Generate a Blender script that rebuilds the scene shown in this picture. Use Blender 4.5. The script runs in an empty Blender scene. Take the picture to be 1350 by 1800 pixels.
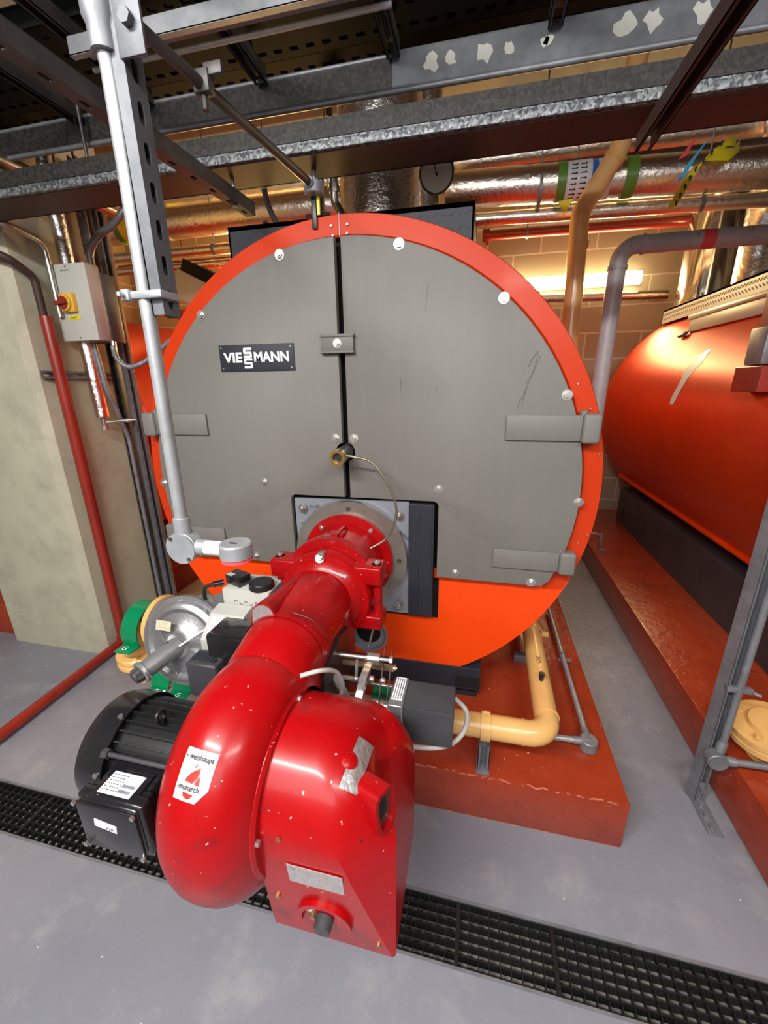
import bpy, bmesh, math, random
from mathutils import Vector, Matrix, noise
from mathutils.bvhtree import BVHTree
random.seed(7)
PI = math.pi
sc = bpy.context.scene
C = sc.collection
# ------------------------------------------------------------------ camera, world, lights, exposure
cam = bpy.data.cameras.new('camera'); camo = bpy.data.objects.new('camera', cam); C.objects.link(camo)
cam.sensor_fit = 'HORIZONTAL'; cam.sensor_width = 27.0; cam.lens = 14.22; cam.clip_start = 0.03
camo.matrix_world = Matrix(((0.97408935, -0.05623528, 0.21906055, 0.0),
                            (0.22580566, 0.29628835, -0.9280221, 0.0),
                            (-0.01271751, 0.95344156, 0.30130957, 1.6),
                            (0, 0, 0, 1)))
sc.camera = camo
sc.view_settings.view_transform = 'Standard'; sc.view_settings.look = 'None'
sc.view_settings.gamma = 1; sc.view_settings.exposure = 0.25; sc.view_settings.use_curve_mapping = False
w = bpy.data.worlds.new('world'); sc.world = w; w.use_nodes = True
w.node_tree.nodes['Background'].inputs[0].default_value = (0.6, 0.65, 0.75, 1)
w.node_tree.nodes['Background'].inputs[1].default_value = 0.05
def area(name, loc, size, power, col, target=None, rot=None):
    l = bpy.data.lights.new(name, 'AREA'); l.shape = 'RECTANGLE'; l.size, l.size_y = size
    l.energy = power; l.color = col
    o = bpy.data.objects.new(name, l); C.objects.link(o); o.location = loc
    if target is not None:
        o.rotation_euler = (Vector(target) - Vector(loc)).to_track_quat('-Z', 'Y').to_euler()
    elif rot: o.rotation_euler = rot
    return o
area('key_left', (-0.95, -0.75, 2.87), (1.5, 0.16), 88, (1.0, 0.97, 0.94), target=(-0.85, 0.1, 0.0))
area('key_right', (1.15, -0.75, 2.87), (1.5, 0.16), 38, (1.0, 0.97, 0.94), target=(0.8, 0.1, 0.0))
area('room_fill', (-0.4, -2.2, 2.7), (3.0, 1.2), 55, (1.0, 0.98, 0.97), target=(-0.4, 1.5, 0.9))
area('wall_lamp_light', (0.8, 4.95, 2.585), (1.3, 0.12), 36, (1.0, 0.70, 0.32), target=(0.8, 3.3, 2.9))
area('wall_lamp_light_left', (-2.25, 4.95, 2.15), (1.3, 0.12), 120, (1.0, 0.60, 0.20), target=(-2.2, 3.2, 2.9))

# ------------------------------------------------------------------ materials
def mat(name, col, rough=0.5, metal=0.0, var=0.0, vs=4.0, bump=0.0, bs=40.0, chips=None, coat=0.0, streak=None, emit=None, dirt=None):
    m = bpy.data.materials.new(name); m.use_nodes = True
    nt = m.node_tree; b = nt.nodes['Principled BSDF']; L = nt.links.new
    b.inputs['Base Color'].default_value = (*col, 1); b.inputs['Roughness'].default_value = rough
    b.inputs['Metallic'].default_value = metal
    if coat: b.inputs['Coat Weight'].default_value = coat; b.inputs['Coat Roughness'].default_value = 0.12
    tc = nt.nodes.new('ShaderNodeTexCoord')
    out = None
    def nz(scale, detail=4, vec=None, rough_=0.6):
        n = nt.nodes.new('ShaderNodeTexNoise'); n.inputs['Scale'].default_value = scale; n.inputs['Detail'].default_value = detail
        n.inputs['Roughness'].default_value = rough_
        L(vec or tc.outputs['Object'], n.inputs['Vector']); return n.outputs['Fac']
    def ramp(src, a, b_, c0=(0, 0, 0, 1), c1=(1, 1, 1, 1)):
        r = nt.nodes.new('ShaderNodeValToRGB'); r.color_ramp.elements[0].position = a; r.color_ramp.elements[1].position = b_
        r.color_ramp.elements[0].color = c0; r.color_ramp.elements[1].color = c1
        L(src, r.inputs['Fac']); return r.outputs['Color']
    def mixc(fac, a, bcol):
        x = nt.nodes.new('ShaderNodeMix'); x.data_type = 'RGBA'
        L(fac, x.inputs[0])
        if isinstance(a, tuple): x.inputs[6].default_value = (*a, 1)
        else: L(a, x.inputs[6])
        if isinstance(bcol, tuple): x.inputs[7].default_value = (*bcol, 1)
        else: L(bcol, x.inputs[7])
        return x.outputs[2]
    if var:
        lo = tuple(max(0, c * (1 - var)) for c in col); hi = tuple(min(1, c * (1 + var)) for c in col)
        out = mixc(ramp(nz(vs), 0.3, 0.7), lo, hi)
    if streak:   # (scale vector, colour, lo, hi)
        mp = nt.nodes.new('ShaderNodeMapping'); mp.inputs['Scale'].default_value = streak[0]
        L(tc.outputs['Object'], mp.inputs['Vector'])
        out = mixc(ramp(nz(1.0, 6, mp.outputs['Vector'], 0.7), streak[2], streak[3]), out if out else col, streak[1])
    if dirt:     # (colour, scale, lo, hi)
        out = mixc(ramp(nz(dirt[1], 8, None, 0.7), dirt[2], dirt[3]), out if out else col, dirt[0])
    if chips:    # list of (colour, scale, threshold)
        for cc, s, th in chips:
            f = ramp(nz(s, 2), th, th + 0.01)
            out = mixc(f, out if out else col, cc)
    if out: L(out, b.inputs['Base Color'])
    if bump:
        bn = nt.nodes.new('ShaderNodeBump'); bn.inputs['Strength'].default_value = bump; bn.inputs['Distance'].default_value = 0.01
        L(nz(bs, 6), bn.inputs['Height']); L(bn.outputs['Normal'], b.inputs['Normal'])
    if emit:
        b.inputs['Emission Color'].default_value = (*emit[0], 1); b.inputs['Emission Strength'].default_value = emit[1]
    return m
def spangle(name, c0, c1, rough=0.4, metal=0.7, scale=45):
    m = mat(name, c0, rough, metal); nt = m.node_tree; b = nt.nodes['Principled BSDF']
    tc = nt.nodes.new('ShaderNodeTexCoord'); v = nt.nodes.new('ShaderNodeTexVoronoi'); v.inputs['Scale'].default_value = scale
    nt.links.new(tc.outputs['Object'], v.inputs['Vector'])
    r = nt.nodes.new('ShaderNodeValToRGB'); r.color_ramp.elements[0].color = (*c0, 1); r.color_ramp.elements[1].color = (*c1, 1)
    r.color_ramp.elements[0].position = 0.2; r.color_ramp.elements[1].position = 0.9
    sp = nt.nodes.new('ShaderNodeSeparateColor'); nt.links.new(v.outputs['Color'], sp.inputs[0])
    nt.links.new(sp.outputs[0], r.inputs['Fac']); nt.links.new(r.outputs['Color'], b.inputs['Base Color'])
    return m
def blocks(name):
    m = mat(name, (0.3, 0.26, 0.2), 0.85); nt = m.node_tree; b = nt.nodes['Principled BSDF']; L = nt.links.new
    tc = nt.nodes.new('ShaderNodeTexCoord'); sp = nt.nodes.new('ShaderNodeSeparateXYZ'); cb = nt.nodes.new('ShaderNodeCombineXYZ')
    L(tc.outputs['Object'], sp.inputs[0])
    ad = nt.nodes.new('ShaderNodeMath'); ad.operation = 'ADD'; L(sp.outputs[0], ad.inputs[0]); L(sp.outputs[1], ad.inputs[1])
    L(ad.outputs[0], cb.inputs[0]); L(sp.outputs[2], cb.inputs[1])
    br = nt.nodes.new('ShaderNodeTexBrick'); L(cb.outputs[0], br.inputs['Vector'])
    br.inputs['Scale'].default_value = 1; br.inputs['Brick Width'].default_value = 0.54; br.inputs['Row Height'].default_value = 0.262
    br.inputs['Mortar Size'].default_value = 0.009; br.inputs['Mortar Smooth'].default_value = 0.2
    br.inputs['Color1'].default_value = (0.46, 0.38, 0.28, 1); br.inputs['Color2'].default_value = (0.54, 0.46, 0.34, 1)
    br.inputs['Mortar'].default_value = (0.78, 0.70, 0.58, 1)
    L(br.outputs['Color'], b.inputs['Base Color'])
    bn = nt.nodes.new('ShaderNodeBump'); bn.inputs['Strength'].default_value = 0.4; bn.inputs['Distance'].default_value = 0.01; bn.invert = True
    L(br.outputs['Fac'], bn.inputs['Height']); L(bn.outputs['Normal'], b.inputs['Normal'])
    return m
M = {}
def dull(m, v=0.1): m.node_tree.nodes['Principled BSDF'].inputs['Specular IOR Level'].default_value = v; return m
M['red'] = mat('red_gloss_paint', (0.345, 0.0015, 0.003), 0.32, coat=0.16, var=0.10, vs=6,
               chips=[((0.62, 0.40, 0.38), 75, 0.73), ((0.10, 0.01, 0.01), 26, 0.755)], dirt=((0.14, 0.008, 0.010), 7, 0.56, 0.72))
M['orange'] = mat('orange_sheet_paint', (0.80, 0.058, 0.003), 0.38, var=0.04, chips=[((0.25, 0.03, 0.01), 60, 0.79)])
M['ring'] = mat('orange_ring_paint', (0.53, 0.036, 0.004), 0.40, var=0.05, coat=0.06)
M['orange2'] = mat('orange_jacket_paint', (0.66, 0.052, 0.008), 0.30, metal=0.35, var=0.08, vs=3, bump=0.03, bs=5)
M['door'] = mat('grey_door_paint', (0.158, 0.153, 0.138), 0.52, var=0.06, vs=3, bump=0.04, bs=60,
                streak=((22, 22, 1.0), (0.178, 0.17, 0.155), 0.45, 0.95), chips=[((0.10, 0.09, 0.08), 22, 0.80), ((0.4, 0.4, 0.38), 70, 0.82)])
M['navy'] = mat('blue_black_paint', (0.015, 0.017, 0.027), 0.6, var=0.15, bump=0.05, chips=[((0.2, 0.2, 0.22), 60, 0.78)])
M['wornedge'] = mat('worn_red_paint', (0.42, 0.13, 0.08), 0.6, var=0.5, vs=30)
M['alucast'] = mat('dull_cast_aluminium', (0.36, 0.36, 0.37), 0.33, metal=0.75, var=0.15, vs=15, bump=0.1, bs=120)
M['cream'] = mat('cream_label', (0.55, 0.52, 0.38), 0.5, var=0.2, vs=90)
M['bronze'] = mat('dull_bronze_tube', (0.26, 0.235, 0.17), 0.32, metal=0.7)
M['stickerwhite'] = mat('sticker_white', (0.60, 0.62, 0.64), 0.5, chips=[((0.4, 0.42, 0.5), 90, 0.72)])
M['beam'] = mat('grey_black_beam_paint', (0.045, 0.043, 0.048), 0.5, var=0.2)
M['black'] = mat('black_paint', (0.012, 0.012, 0.013), 0.35, var=0.2, bump=0.05)
M['blackgloss'] = mat('black_gloss_plastic', (0.012, 0.012, 0.014), 0.2, coat=0.4, chips=[((0.2, 0.2, 0.2), 80, 0.80)])
M['void'] = mat('flat_black_and_shade', (0.004, 0.004, 0.004), 0.9)  # plain black, also painted in as the shade inside openings
M['charcoal'] = mat('charcoal_plastic', (0.045, 0.045, 0.05), 0.42, var=0.1, bump=0.1, bs=300, chips=[((0.6, 0.6, 0.6), 60, 0.80)])
M['tray'] = dull(mat('shade_dark_tray_steel', (0.008, 0.008, 0.008), 0.8, var=0.4, vs=10), 0.08)  # shade under the galvanised trays is put into this near-black colour
M['postgalv'] = mat('dull_galvanised_channel', (0.12, 0.127, 0.14), 0.5, metal=0.35, var=0.2, vs=20, bump=0.05)
M['darksteel'] = mat('dark_weathered_steel', (0.075, 0.07, 0.068), 0.5, metal=0.5, var=0.35, vs=12)
M['brownsteel'] = mat('brown_oxide_steel', (0.040, 0.020, 0.015), 0.6, metal=0.0, var=0.2, vs=6)
M['galv'] = mat('galvanised_steel', (0.22, 0.23, 0.25), 0.5, metal=0.45, var=0.2, vs=20, bump=0.05)
M['galvbright'] = mat('bright_galvanised_conduit', (0.38, 0.40, 0.42), 0.40, metal=0.5, var=0.15, vs=25, bump=0.06)
M['spangle'] = spangle('spangled_galvanised_steel', (0.05, 0.055, 0.06), (0.24, 0.26, 0.27), 0.5, 0.4, 130)
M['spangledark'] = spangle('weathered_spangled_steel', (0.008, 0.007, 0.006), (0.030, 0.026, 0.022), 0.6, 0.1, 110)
M['steel'] = mat('machined_steel', (0.42, 0.41, 0.37), 0.3, metal=0.85, var=0.2, vs=10, bump=0.05)
M['zinc'] = mat('zinc_plated_bolt', (0.62, 0.61, 0.58), 0.33, metal=0.9)
M['brass'] = mat('tarnished_brass', (0.42, 0.28, 0.11), 0.35, metal=0.85, var=0.25, vs=30)
M['copper'] = mat('copper_tube', (0.45, 0.30, 0.18), 0.3, metal=0.8)
M['alu'] = mat('cast_aluminium', (0.50, 0.50, 0.50), 0.33, metal=0.8, var=0.15, vs=15, bump=0.12, bs=150)
M['aludark'] = mat('grey_cast_housing', (0.24, 0.245, 0.25), 0.4, metal=0.5, var=0.15, vs=15, bump=0.1, bs=120)
M['greyplate'] = mat('grey_blue_plate', (0.30, 0.32, 0.37), 0.38, metal=0.4, var=0.15, vs=12, dirt=((0.08, 0.05, 0.04), 9, 0.62, 0.8))
M['ringsteel'] = mat('bare_steel_flange', (0.34, 0.32, 0.28), 0.32, metal=0.7, var=0.2, vs=8, bump=0.05)
M['foil'] = mat('crinkled_foil', (0.80, 0.78, 0.76), 0.2, metal=1.0, bump=0.55, bs=28)
M['foilsoft'] = mat('smooth_foil_lagging', (0.78, 0.72, 0.64), 0.24, metal=1.0, bump=0.5, bs=32)
M['stainless'] = mat('polished_flue_steel', (0.80, 0.78, 0.74), 0.12, metal=1.0, bump=0.04, bs=6)
M['gas'] = mat('ochre_gas_paint', (0.72, 0.42, 0.14), 0.32, var=0.08, vs=8, coat=0.3, chips=[((0.3, 0.17, 0.07), 45, 0.79)])
M['gaspipe'] = mat('ochre_gas_pipe', (0.74, 0.43, 0.17), 0.28, var=0.08, coat=0.3)
M['green'] = mat('green_enamel', (0.0, 0.20, 0.075), 0.25, coat=0.5, var=0.08)
M['darkred'] = mat('dark_red_oxide_paint', (0.26, 0.022, 0.012), 0.32, var=0.15, vs=8, coat=0.2)
M['plinth'] = mat('red_floor_paint', (0.30, 0.036, 0.011), 0.26, var=0.15, vs=5, bump=0.5, bs=22, coat=0.15,
                  dirt=((0.13, 0.02, 0.009), 6, 0.55, 0.85), chips=[((0.62, 0.36, 0.28), 60, 0.745)])
M['floor'] = mat('grey_floor_paint', (0.215, 0.22, 0.255), 0.33, var=0.09, vs=1.5, bump=0.22, bs=26,
                 dirt=((0.29, 0.29, 0.305), 5, 0.52, 0.70), chips=[((0.65, 0.64, 0.62), 38, 0.765), ((0.12, 0.12, 0.13), 50, 0.775)])
M['floorwarm'] = mat('warm_lit_floor_brown', (0.22, 0.15, 0.09), 0.8, var=0.15, vs=5, bump=0.1)  # warm light on the shaded floor, put into a brown colour
M['concrete'] = mat('cast_concrete', (0.45, 0.435, 0.325), 0.75, var=0.10, vs=4, bump=0.18, bs=14,
                    dirt=((0.30, 0.285, 0.22), 5, 0.5, 0.8), chips=[((0.2, 0.19, 0.15), 60, 0.79)])
M['ceil'] = mat('dark_ceiling_concrete', (0.16, 0.14, 0.12), 0.85, var=0.15)
M['wallp'] = mat('painted_wall', (0.40, 0.38, 0.34), 0.8, var=0.06)
M['block'] = blocks('block_wall')
M['pit'] = mat('gully_concrete', (0.20, 0.19, 0.16), 0.7, var=0.4, vs=9)
M['white'] = mat('white_print', (0.85, 0.86, 0.86), 0.4)
M['offwhite'] = mat('off_white_enclosure', (0.47, 0.47, 0.43), 0.4, var=0.05)
M['sidegrey'] = mat('grey_enclosure_side', (0.36, 0.33, 0.31), 0.5)
M['label'] = mat('paper_label', (0.62, 0.64, 0.70), 0.35, var=0.08, vs=60)
M['platemetal'] = mat('silver_rating_plate', (0.50, 0.47, 0.46), 0.35, metal=0.5, var=0.12, vs=40)
M['ink'] = mat('black_ink', (0.015, 0.015, 0.02), 0.6)
M['inkred'] = mat('red_ink', (0.72, 0.02, 0.01), 0.4)
M['yellow'] = mat('yellow_plastic', (0.72, 0.42, 0.05), 0.35)
M['tapeyellow'] = mat('yellow_tape', (0.72, 0.62, 0.02), 0.4, var=0.1)
M['tapegreen'] = mat('green_tape', (0.10, 0.22, 0.03), 0.35)
M['tapeblue'] = mat('blue_tape', (0.02, 0.12, 0.5), 0.35)
M['tapecyan'] = mat('light_blue_tape', (0.05, 0.42, 0.72), 0.4)
M['tapepink'] = mat('pink_red_tape', (0.75, 0.08, 0.10), 0.4)
M['knobred'] = mat('dull_red_plastic', (0.24, 0.02, 0.015), 0.3)
M['pvc'] = mat('grey_lagged_pipe', (0.42, 0.41, 0.42), 0.4, var=0.12, vs=10, bump=0.1, dirt=((0.1, 0.09, 0.09), 14, 0.60, 0.75))
M['cable'] = mat('grey_cable_sheath', (0.45, 0.43, 0.40), 0.45)
M['flex'] = mat('grey_flexible_conduit', (0.17, 0.16, 0.155), 0.4, metal=0.3)
M['glass'] = mat('dark_sight_glass', (0.03, 0.03, 0.025), 0.08, coat=1.0)
M['dial'] = mat('gauge_face', (0.42, 0.36, 0.30), 0.3)
M['lamp'] = mat('warm_lamp_diffuser', (0.9, 0.85, 0.7), 0.4, emit=((1.0, 0.80, 0.42), 9.0))
M['lampw'] = mat('white_lamp_diffuser', (0.9, 0.9, 0.9), 0.4, emit=((1.0, 0.96, 0.90), 6.0))
M['silvertape'] = mat('silver_tape', (0.46, 0.44, 0.44), 0.28, metal=0.6, var=0.25, vs=60, bump=0.4, bs=60)

dull(M['red'], 0.28); dull(M['orange'], 0.25); dull(M['ring'], 0.25)
# ------------------------------------------------------------------ mesh helpers
def V(*a): return Vector(a)
def frame(d, up=None):
    d = Vector(d).normalized()
    up = Vector(up) if up is not None else (V(0, 0, 1) if abs(d.z) < 0.9 else V(1, 0, 0))
    u = up.cross(d).normalized(); v = d.cross(u)
    return u, v, d
class MB:
    def __init__(s): s.bm = bmesh.new()
    def _loop(s, pts): return [s.bm.verts.new(p) for p in pts]
    def _bridge(s, a, b, closed=True):
        n = len(a)
        for i in range(n if closed else n - 1):
            j = (i + 1) % n
            try: s.bm.faces.new((a[i], a[j], b[j], b[i]))
            except ValueError: pass
    def box(s, x0, x1, y0, y1, z0, z1, bev=0.0, rot=None, piv=None, seg=2):
        t = bmesh.new()
        bmesh.ops.create_cube(t, size=1)
        for v in t.verts:
            v.co = V((x0 + x1) / 2 + v.co.x * (x1 - x0), (y0 + y1) / 2 + v.co.y * (y1 - y0), (z0 + z1) / 2 + v.co.z * (z1 - z0))
        if bev: bmesh.ops.bevel(t, geom=list(t.edges), offset=bev, segments=seg, profile=0.5, affect='EDGES')
        if rot is not None:
            p = Vector(piv) if piv is not None else V((x0 + x1) / 2, (y0 + y1) / 2, (z0 + z1) / 2)
            for v in t.verts: v.co = rot @ (v.co - p) + p
        s.add(t); return s
    def add(s, t):
        me = bpy.data.meshes.new('tmp'); t.to_mesh(me); t.free(); s.bm.from_mesh(me); bpy.data.meshes.remove(me)
    def lathe(s, o, d, prof, seg=32, up=None, a0=0, a1=2 * PI):
        u, v, d = frame(d, up); o = Vector(o); loops = []
        full = abs(a1 - a0 - 2 * PI) < 1e-6
        n = seg if full else seg + 1
        for t, r in prof:
            if r < 1e-6 and full: loops.append([s.bm.verts.new(o + d * t)])
            else: loops.append(s._loop([o + d * t + (u * math.cos(a0 + (a1 - a0) * i / seg) + v * math.sin(a0 + (a1 - a0) * i / seg)) * r for i in range(n)]))
        for a, b in zip(loops, loops[1:]):
            if len(a) == 1 and len(b) == 1: continue
            if len(a) == 1:
                for i in range(n): s.bm.faces.new((a[0], b[(i + 1) % n], b[i]))
            elif len(b) == 1:
                for i in range(n): s.bm.faces.new((a[i], a[(i + 1) % n], b[0]))
            else: s._bridge(a, b, full)
        return s
    def cyl(s, p0, p1, r, r2=None, seg=24, bev=0.0, up=None):
        p0 = Vector(p0); p1 = Vector(p1); L = (p1 - p0).length; r2 = r if r2 is None else r2
        if bev: pr = [(0, 0), (0, r - bev), (bev, r), (L - bev, r2), (L, r2 - bev), (L, 0)]
        else: pr = [(0, 0), (0, r), (L, r2), (L, 0)]
        return s.lathe(p0, p1 - p0, pr, seg, up)
    def ring(s, p0, p1, ro, ri, seg=32):
        p0 = Vector(p0); p1 = Vector(p1); L = (p1 - p0).length
        return s.lathe(p0, p1 - p0, [(0, ri), (0, ro), (L, ro), (L, ri), (0, ri)], seg)
    def torus(s, o, d, R, r, seg=40, rs=10, a0=0, a1=2 * PI, up=None):
        pr = [(r * math.sin(2 * PI * k / rs), R + r * math.cos(2 * PI * k / rs)) for k in range(rs + 1)]
        return s.lathe(o, d, pr, seg, up, a0, a1)
    def tube(s, pts, r, seg=14, smooth=0, cap=True, corr=0, pitch=0.006):
        pts = [Vector(p) for p in pts]
        if smooth:
            q = []
            P = [pts[0] * 2 - pts[1]] + pts + [pts[-1] * 2 - pts[-2]]
            for i in range(1, len(P) - 2):
                for k in range(smooth):
                    t = k / smooth; a, b, c, d = P[i - 1], P[i], P[i + 1], P[i + 2]
                    q.append(0.5 * ((2 * b) + (c - a) * t + (2 * a - 5 * b + 4 * c - d) * t * t + (3 * b - a - 3 * c + d) * t ** 3))
            q.append(pts[-1]); pts = q
        if corr:
            out = [pts[0]]; acc = 0
            step = pitch / 2
            for a, b in zip(pts, pts[1:]):
                n = max(1, int(round((b - a).length / step)))
                out += [a.lerp(b, (k + 1) / n) for k in range(n)]
            pts = out
        u = None; loops = []
        for i, p in enumerate(pts):
            d = (pts[min(i + 1, len(pts) - 1)] - pts[max(i - 1, 0)]).normalized()
            if u is None: u, v, _ = frame(d)
            else:
                u = (u - d * u.dot(d)).normalized(); v = d.cross(u)
            rr = r + (corr if i % 2 else -corr) if corr else r
            if 0 < i < len(pts) - 1 and not corr and not smooth:
                c = (pts[i] - pts[i - 1]).normalized().dot((pts[i + 1] - pts[i]).normalized())
            loops.append(s._loop([p + (u * math.cos(2 * PI * k / seg) + v * math.sin(2 * PI * k / seg)) * rr for k in range(seg)]))
        for a, b in zip(loops, loops[1:]): s._bridge(a, b)
        if cap: s.bm.faces.new(list(reversed(loops[0]))); s.bm.faces.new(loops[-1])
        return s
    def plate(s, outline, holes, o, u, v, th):
        """planar plate with holes; outline and holes are 2D point lists in the frame o,u,v; extruded by th along u x v"""
        o = Vector(o); u = Vector(u).normalized(); v = Vector(v).normalized(); nrm = u.cross(v)
        t = bmesh.new(); es = []
        for poly in [outline] + list(holes):
            vs = [t.verts.new(o + u * a + v * b) for a, b in poly]
            for i in range(len(vs)): es.append(t.edges.new((vs[i], vs[(i + 1) % len(vs)])))
        if holes: bmesh.ops.triangle_fill(t, use_beauty=True, use_dissolve=False, edges=es, normal=nrm)
        else: t.faces.new([e.verts[0] for e in es])
        g = bmesh.ops.extrude_face_region(t, geom=list(t.faces))
        for e in g['geom']:
            if isinstance(e, bmesh.types.BMVert): e.co += nrm * th
        s.add(t); return s
    def hexbolt(s, p, d, r=0.011, washer=True, L=0.008):
        p = Vector(p); d = Vector(d).normalized()
        if washer: s.cyl(p, p + d * 0.0025, r * 1.45, seg=20)
        s.cyl(p, p + d * L, r, seg=6)
        s.cyl(p + d * L, p + d * (L + 0.004), r * 0.55, seg=12)
        return s
    def obj(s, name, m, parent=None, loc=None, smooth=35, cut=None):
        bm = s.bm
        if cut:
            bmesh.ops.remove_doubles(bm, verts=bm.verts, dist=1e-5)
            for co, no in cut:
                g = bmesh.ops.bisect_plane(bm, geom=bm.verts[:] + bm.edges[:] + bm.faces[:], plane_co=co, plane_no=no, clear_outer=True)
                bmesh.ops.holes_fill(bm, edges=[e for e in g['geom_cut'] if isinstance(e, bmesh.types.BMEdge)])
        bmesh.ops.remove_doubles(bm, verts=bm.verts, dist=1e-6)
        bmesh.ops.recalc_face_normals(bm, faces=bm.faces)
        me = bpy.data.meshes.new(name)
        o = bpy.data.objects.new(name, me); C.objects.link(o)
        if parent is not None:
            off = worldloc(parent); o.parent = parent
        else:
            if loc is None:
                xs = [v.co for v in bm.verts]
                loc = (sum(c.x for c in xs) / len(xs), sum(c.y for c in xs) / len(xs), min(c.z for c in xs))
            off = Vector(loc); o.location = off
        for v in bm.verts: v.co -= off
        bm.to_mesh(me); bm.free()
        me.materials.append(m)
        if smooth:
            me.polygons.foreach_set('use_smooth', [True] * len(me.polygons))
            me.set_sharp_from_angle(angle=math.radians(smooth))
        return o
def worldloc(o):
    l = o.location.copy()
    while o.parent: o = o.parent; l = l + o.location
    return l
def thing(name, label, cat, loc, group=None):
    o = bpy.data.objects.new(name, None); C.objects.link(o); o.location = loc; o.empty_display_size = 0.05
    return tag(o, label, cat, group)
def tag(o, label, cat, group=None):
    o['label'] = label; o['category'] = cat
    if group: o['group'] = group
    return o
def lab(o, text): o['label'] = text; return o
def struct(name, mb, m, smooth=0):
    o = mb.obj(name, m, smooth=smooth); o['kind'] = 'structure'; return o
def copy_tree(o, parent=None, loc=None):
    c = o.copy(); C.objects.link(c); c.parent = parent
    if loc is not None: c.location = loc
    for ch in list(o.children): copy_tree(ch, c)
    return c
def text_bm(s, o, u, v, h, bold=0.0, width=None, align='CENTER', ext=0.0006, shear=0):
    cu = bpy.data.curves.new('t', 'FONT'); cu.body = s; cu.align_x = align; cu.align_y = 'CENTER'
    cu.size = 1.0; cu.offset = bold; cu.extrude = 0.0; cu.shear = shear; cu.resolution_u = 3
    ob = bpy.data.objects.new('t', cu); C.objects.link(ob)
    bpy.context.view_layer.update()
    dg = bpy.context.evaluated_depsgraph_get()
    me = bpy.data.meshes.new_from_object(ob.evaluated_get(dg))
    C.objects.unlink(ob); bpy.data.objects.remove(ob)
    t = bmesh.new(); t.from_mesh(me); bpy.data.meshes.remove(me)
    xs = [q.co.x for q in t.verts]; wdt = max(xs) - min(xs)
    k = h / 0.72; kx = k if width is None else width / wdt
    cx = (max(xs) + min(xs)) / 2 if align == 'CENTER' else 0
    o = Vector(o); u = Vector(u).normalized(); v = Vector(v).normalized(); n = u.cross(v)
    for q in t.verts: q.co = o + u * ((q.co.x - cx) * kx) + v * (q.co.y * k) + n * ext
    return t
def text(s, o, u, v, h, m, parent, name='lettering', **k):
    b = MB(); b.add(text_bm(s, o, u, v, h, **k)); return b.obj(name, m, parent, smooth=0)
def wrap(bm, bvh, d, off):
    d = Vector(d).normalized()
    for q in bm.verts:
        hit = bvh.ray_cast(q.co - d * 0.3, d)
        if hit[0] is not None: q.co = hit[0] - d * off
def grid_bm(o, u, v, w_, h_, n=14, mask=None):
    o = Vector(o); u = Vector(u).normalized(); v = Vector(v).normalized(); t = bmesh.new(); g = {}
    for i in range(n + 1):
        for j in range(n + 1):
            g[i, j] = t.verts.new(o + u * (w_ * (i / n - 0.5)) + v * (h_ * (j / n - 0.5)))
    for i in range(n):
        for j in range(n):
            if mask and mask((i + .5) / n, (j + .5) / n): continue
            t.faces.new((g[i, j], g[i + 1, j], g[i + 1, j + 1], g[i, j + 1]))
    return t
def arc(cx, cy, r, a0, a1, n):
    return [(cx + r * math.cos(math.radians(a0 + (a1 - a0) * i / n)), cy + r * math.sin(math.radians(a0 + (a1 - a0) * i / n))) for i in range(n + 1)]
def elbow(pts, R, n=8):
    """round the corners of a polyline with radius R"""
    pts = [Vector(p) for p in pts]; out = [pts[0]]
    for i in range(1, len(pts) - 1):
        a, b, c = pts[i - 1], pts[i], pts[i + 1]
        d1 = (a - b).normalized(); d2 = (c - b).normalized(); ang = d1.angle(d2)
        t = min(R / math.tan(ang / 2), (a - b).length * 0.49, (c - b).length * 0.49); RR = t * math.tan(ang / 2)
        ctr = b + (d1 + d2).normalized() * (RR / math.sin(ang / 2))
        s0 = b + d1 * t - ctr; s1 = b + d2 * t - ctr
        tot = s0.angle(s1); ax = s0.cross(s1).normalized()
        for k in range(n + 1): out.append(ctr + Matrix.Rotation(tot * k / n, 3, ax) @ s0)
    out.append(pts[-1]); return out
def strut(p0, p1, open_dir, w_=0.041, th=0.0025, slots=True, m=None, name='strut_channel', parent=None, h_=None, pitch=0.05):
    """U channel with inward lips: slotted web opposite to the open side"""
    p0 = Vector(p0); p1 = Vector(p1); d = (p1 - p0).normalized(); L = (p1 - p0).length
    n = Vector(open_dir); n = (n - d * n.dot(d)).normalized(); u = d.cross(n); h_ = h_ or w_
    b = MB(); hl = []
    if slots:
        k = int(L / pitch)
        for i in range(k):
            c = (i + 0.5) * L / k
            hl.append([(c - 0.009 + x, y) for x, y in arc(0, 0, 0.0065, 90, 270, 5)] + [(c + 0.009 + x, y) for x, y in arc(0, 0, 0.0065, -90, 90, 5)])
    b.plate([(0, -w_ / 2), (L, -w_ / 2), (L, w_ / 2), (0, w_ / 2)], hl, p0, d, u, th)
    nn = d.cross(u)   # plate grew along nn
    sg = 1 if nn.dot(n) > 0 else -1
    for q in (-1, 1):
        for (a0, a1, c0, c1) in ((w_ / 2 - th, w_ / 2, 0, h_), (w_ / 2 - 0.009, w_ / 2, h_ - th, h_)):
            pts = [p0 + u * (q * a0) + n * c0, p0 + u * (q * a1) + n * c0, p0 + u * (q * a1) + n * c1, p0 + u * (q * a0) + n * c1]
            A = b._loop(pts); B = b._loop([p + d * L for p in pts]); b._bridge(A, B)
            b.bm.faces.new(A); b.bm.faces.new(list(reversed(B)))
    return b

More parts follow.
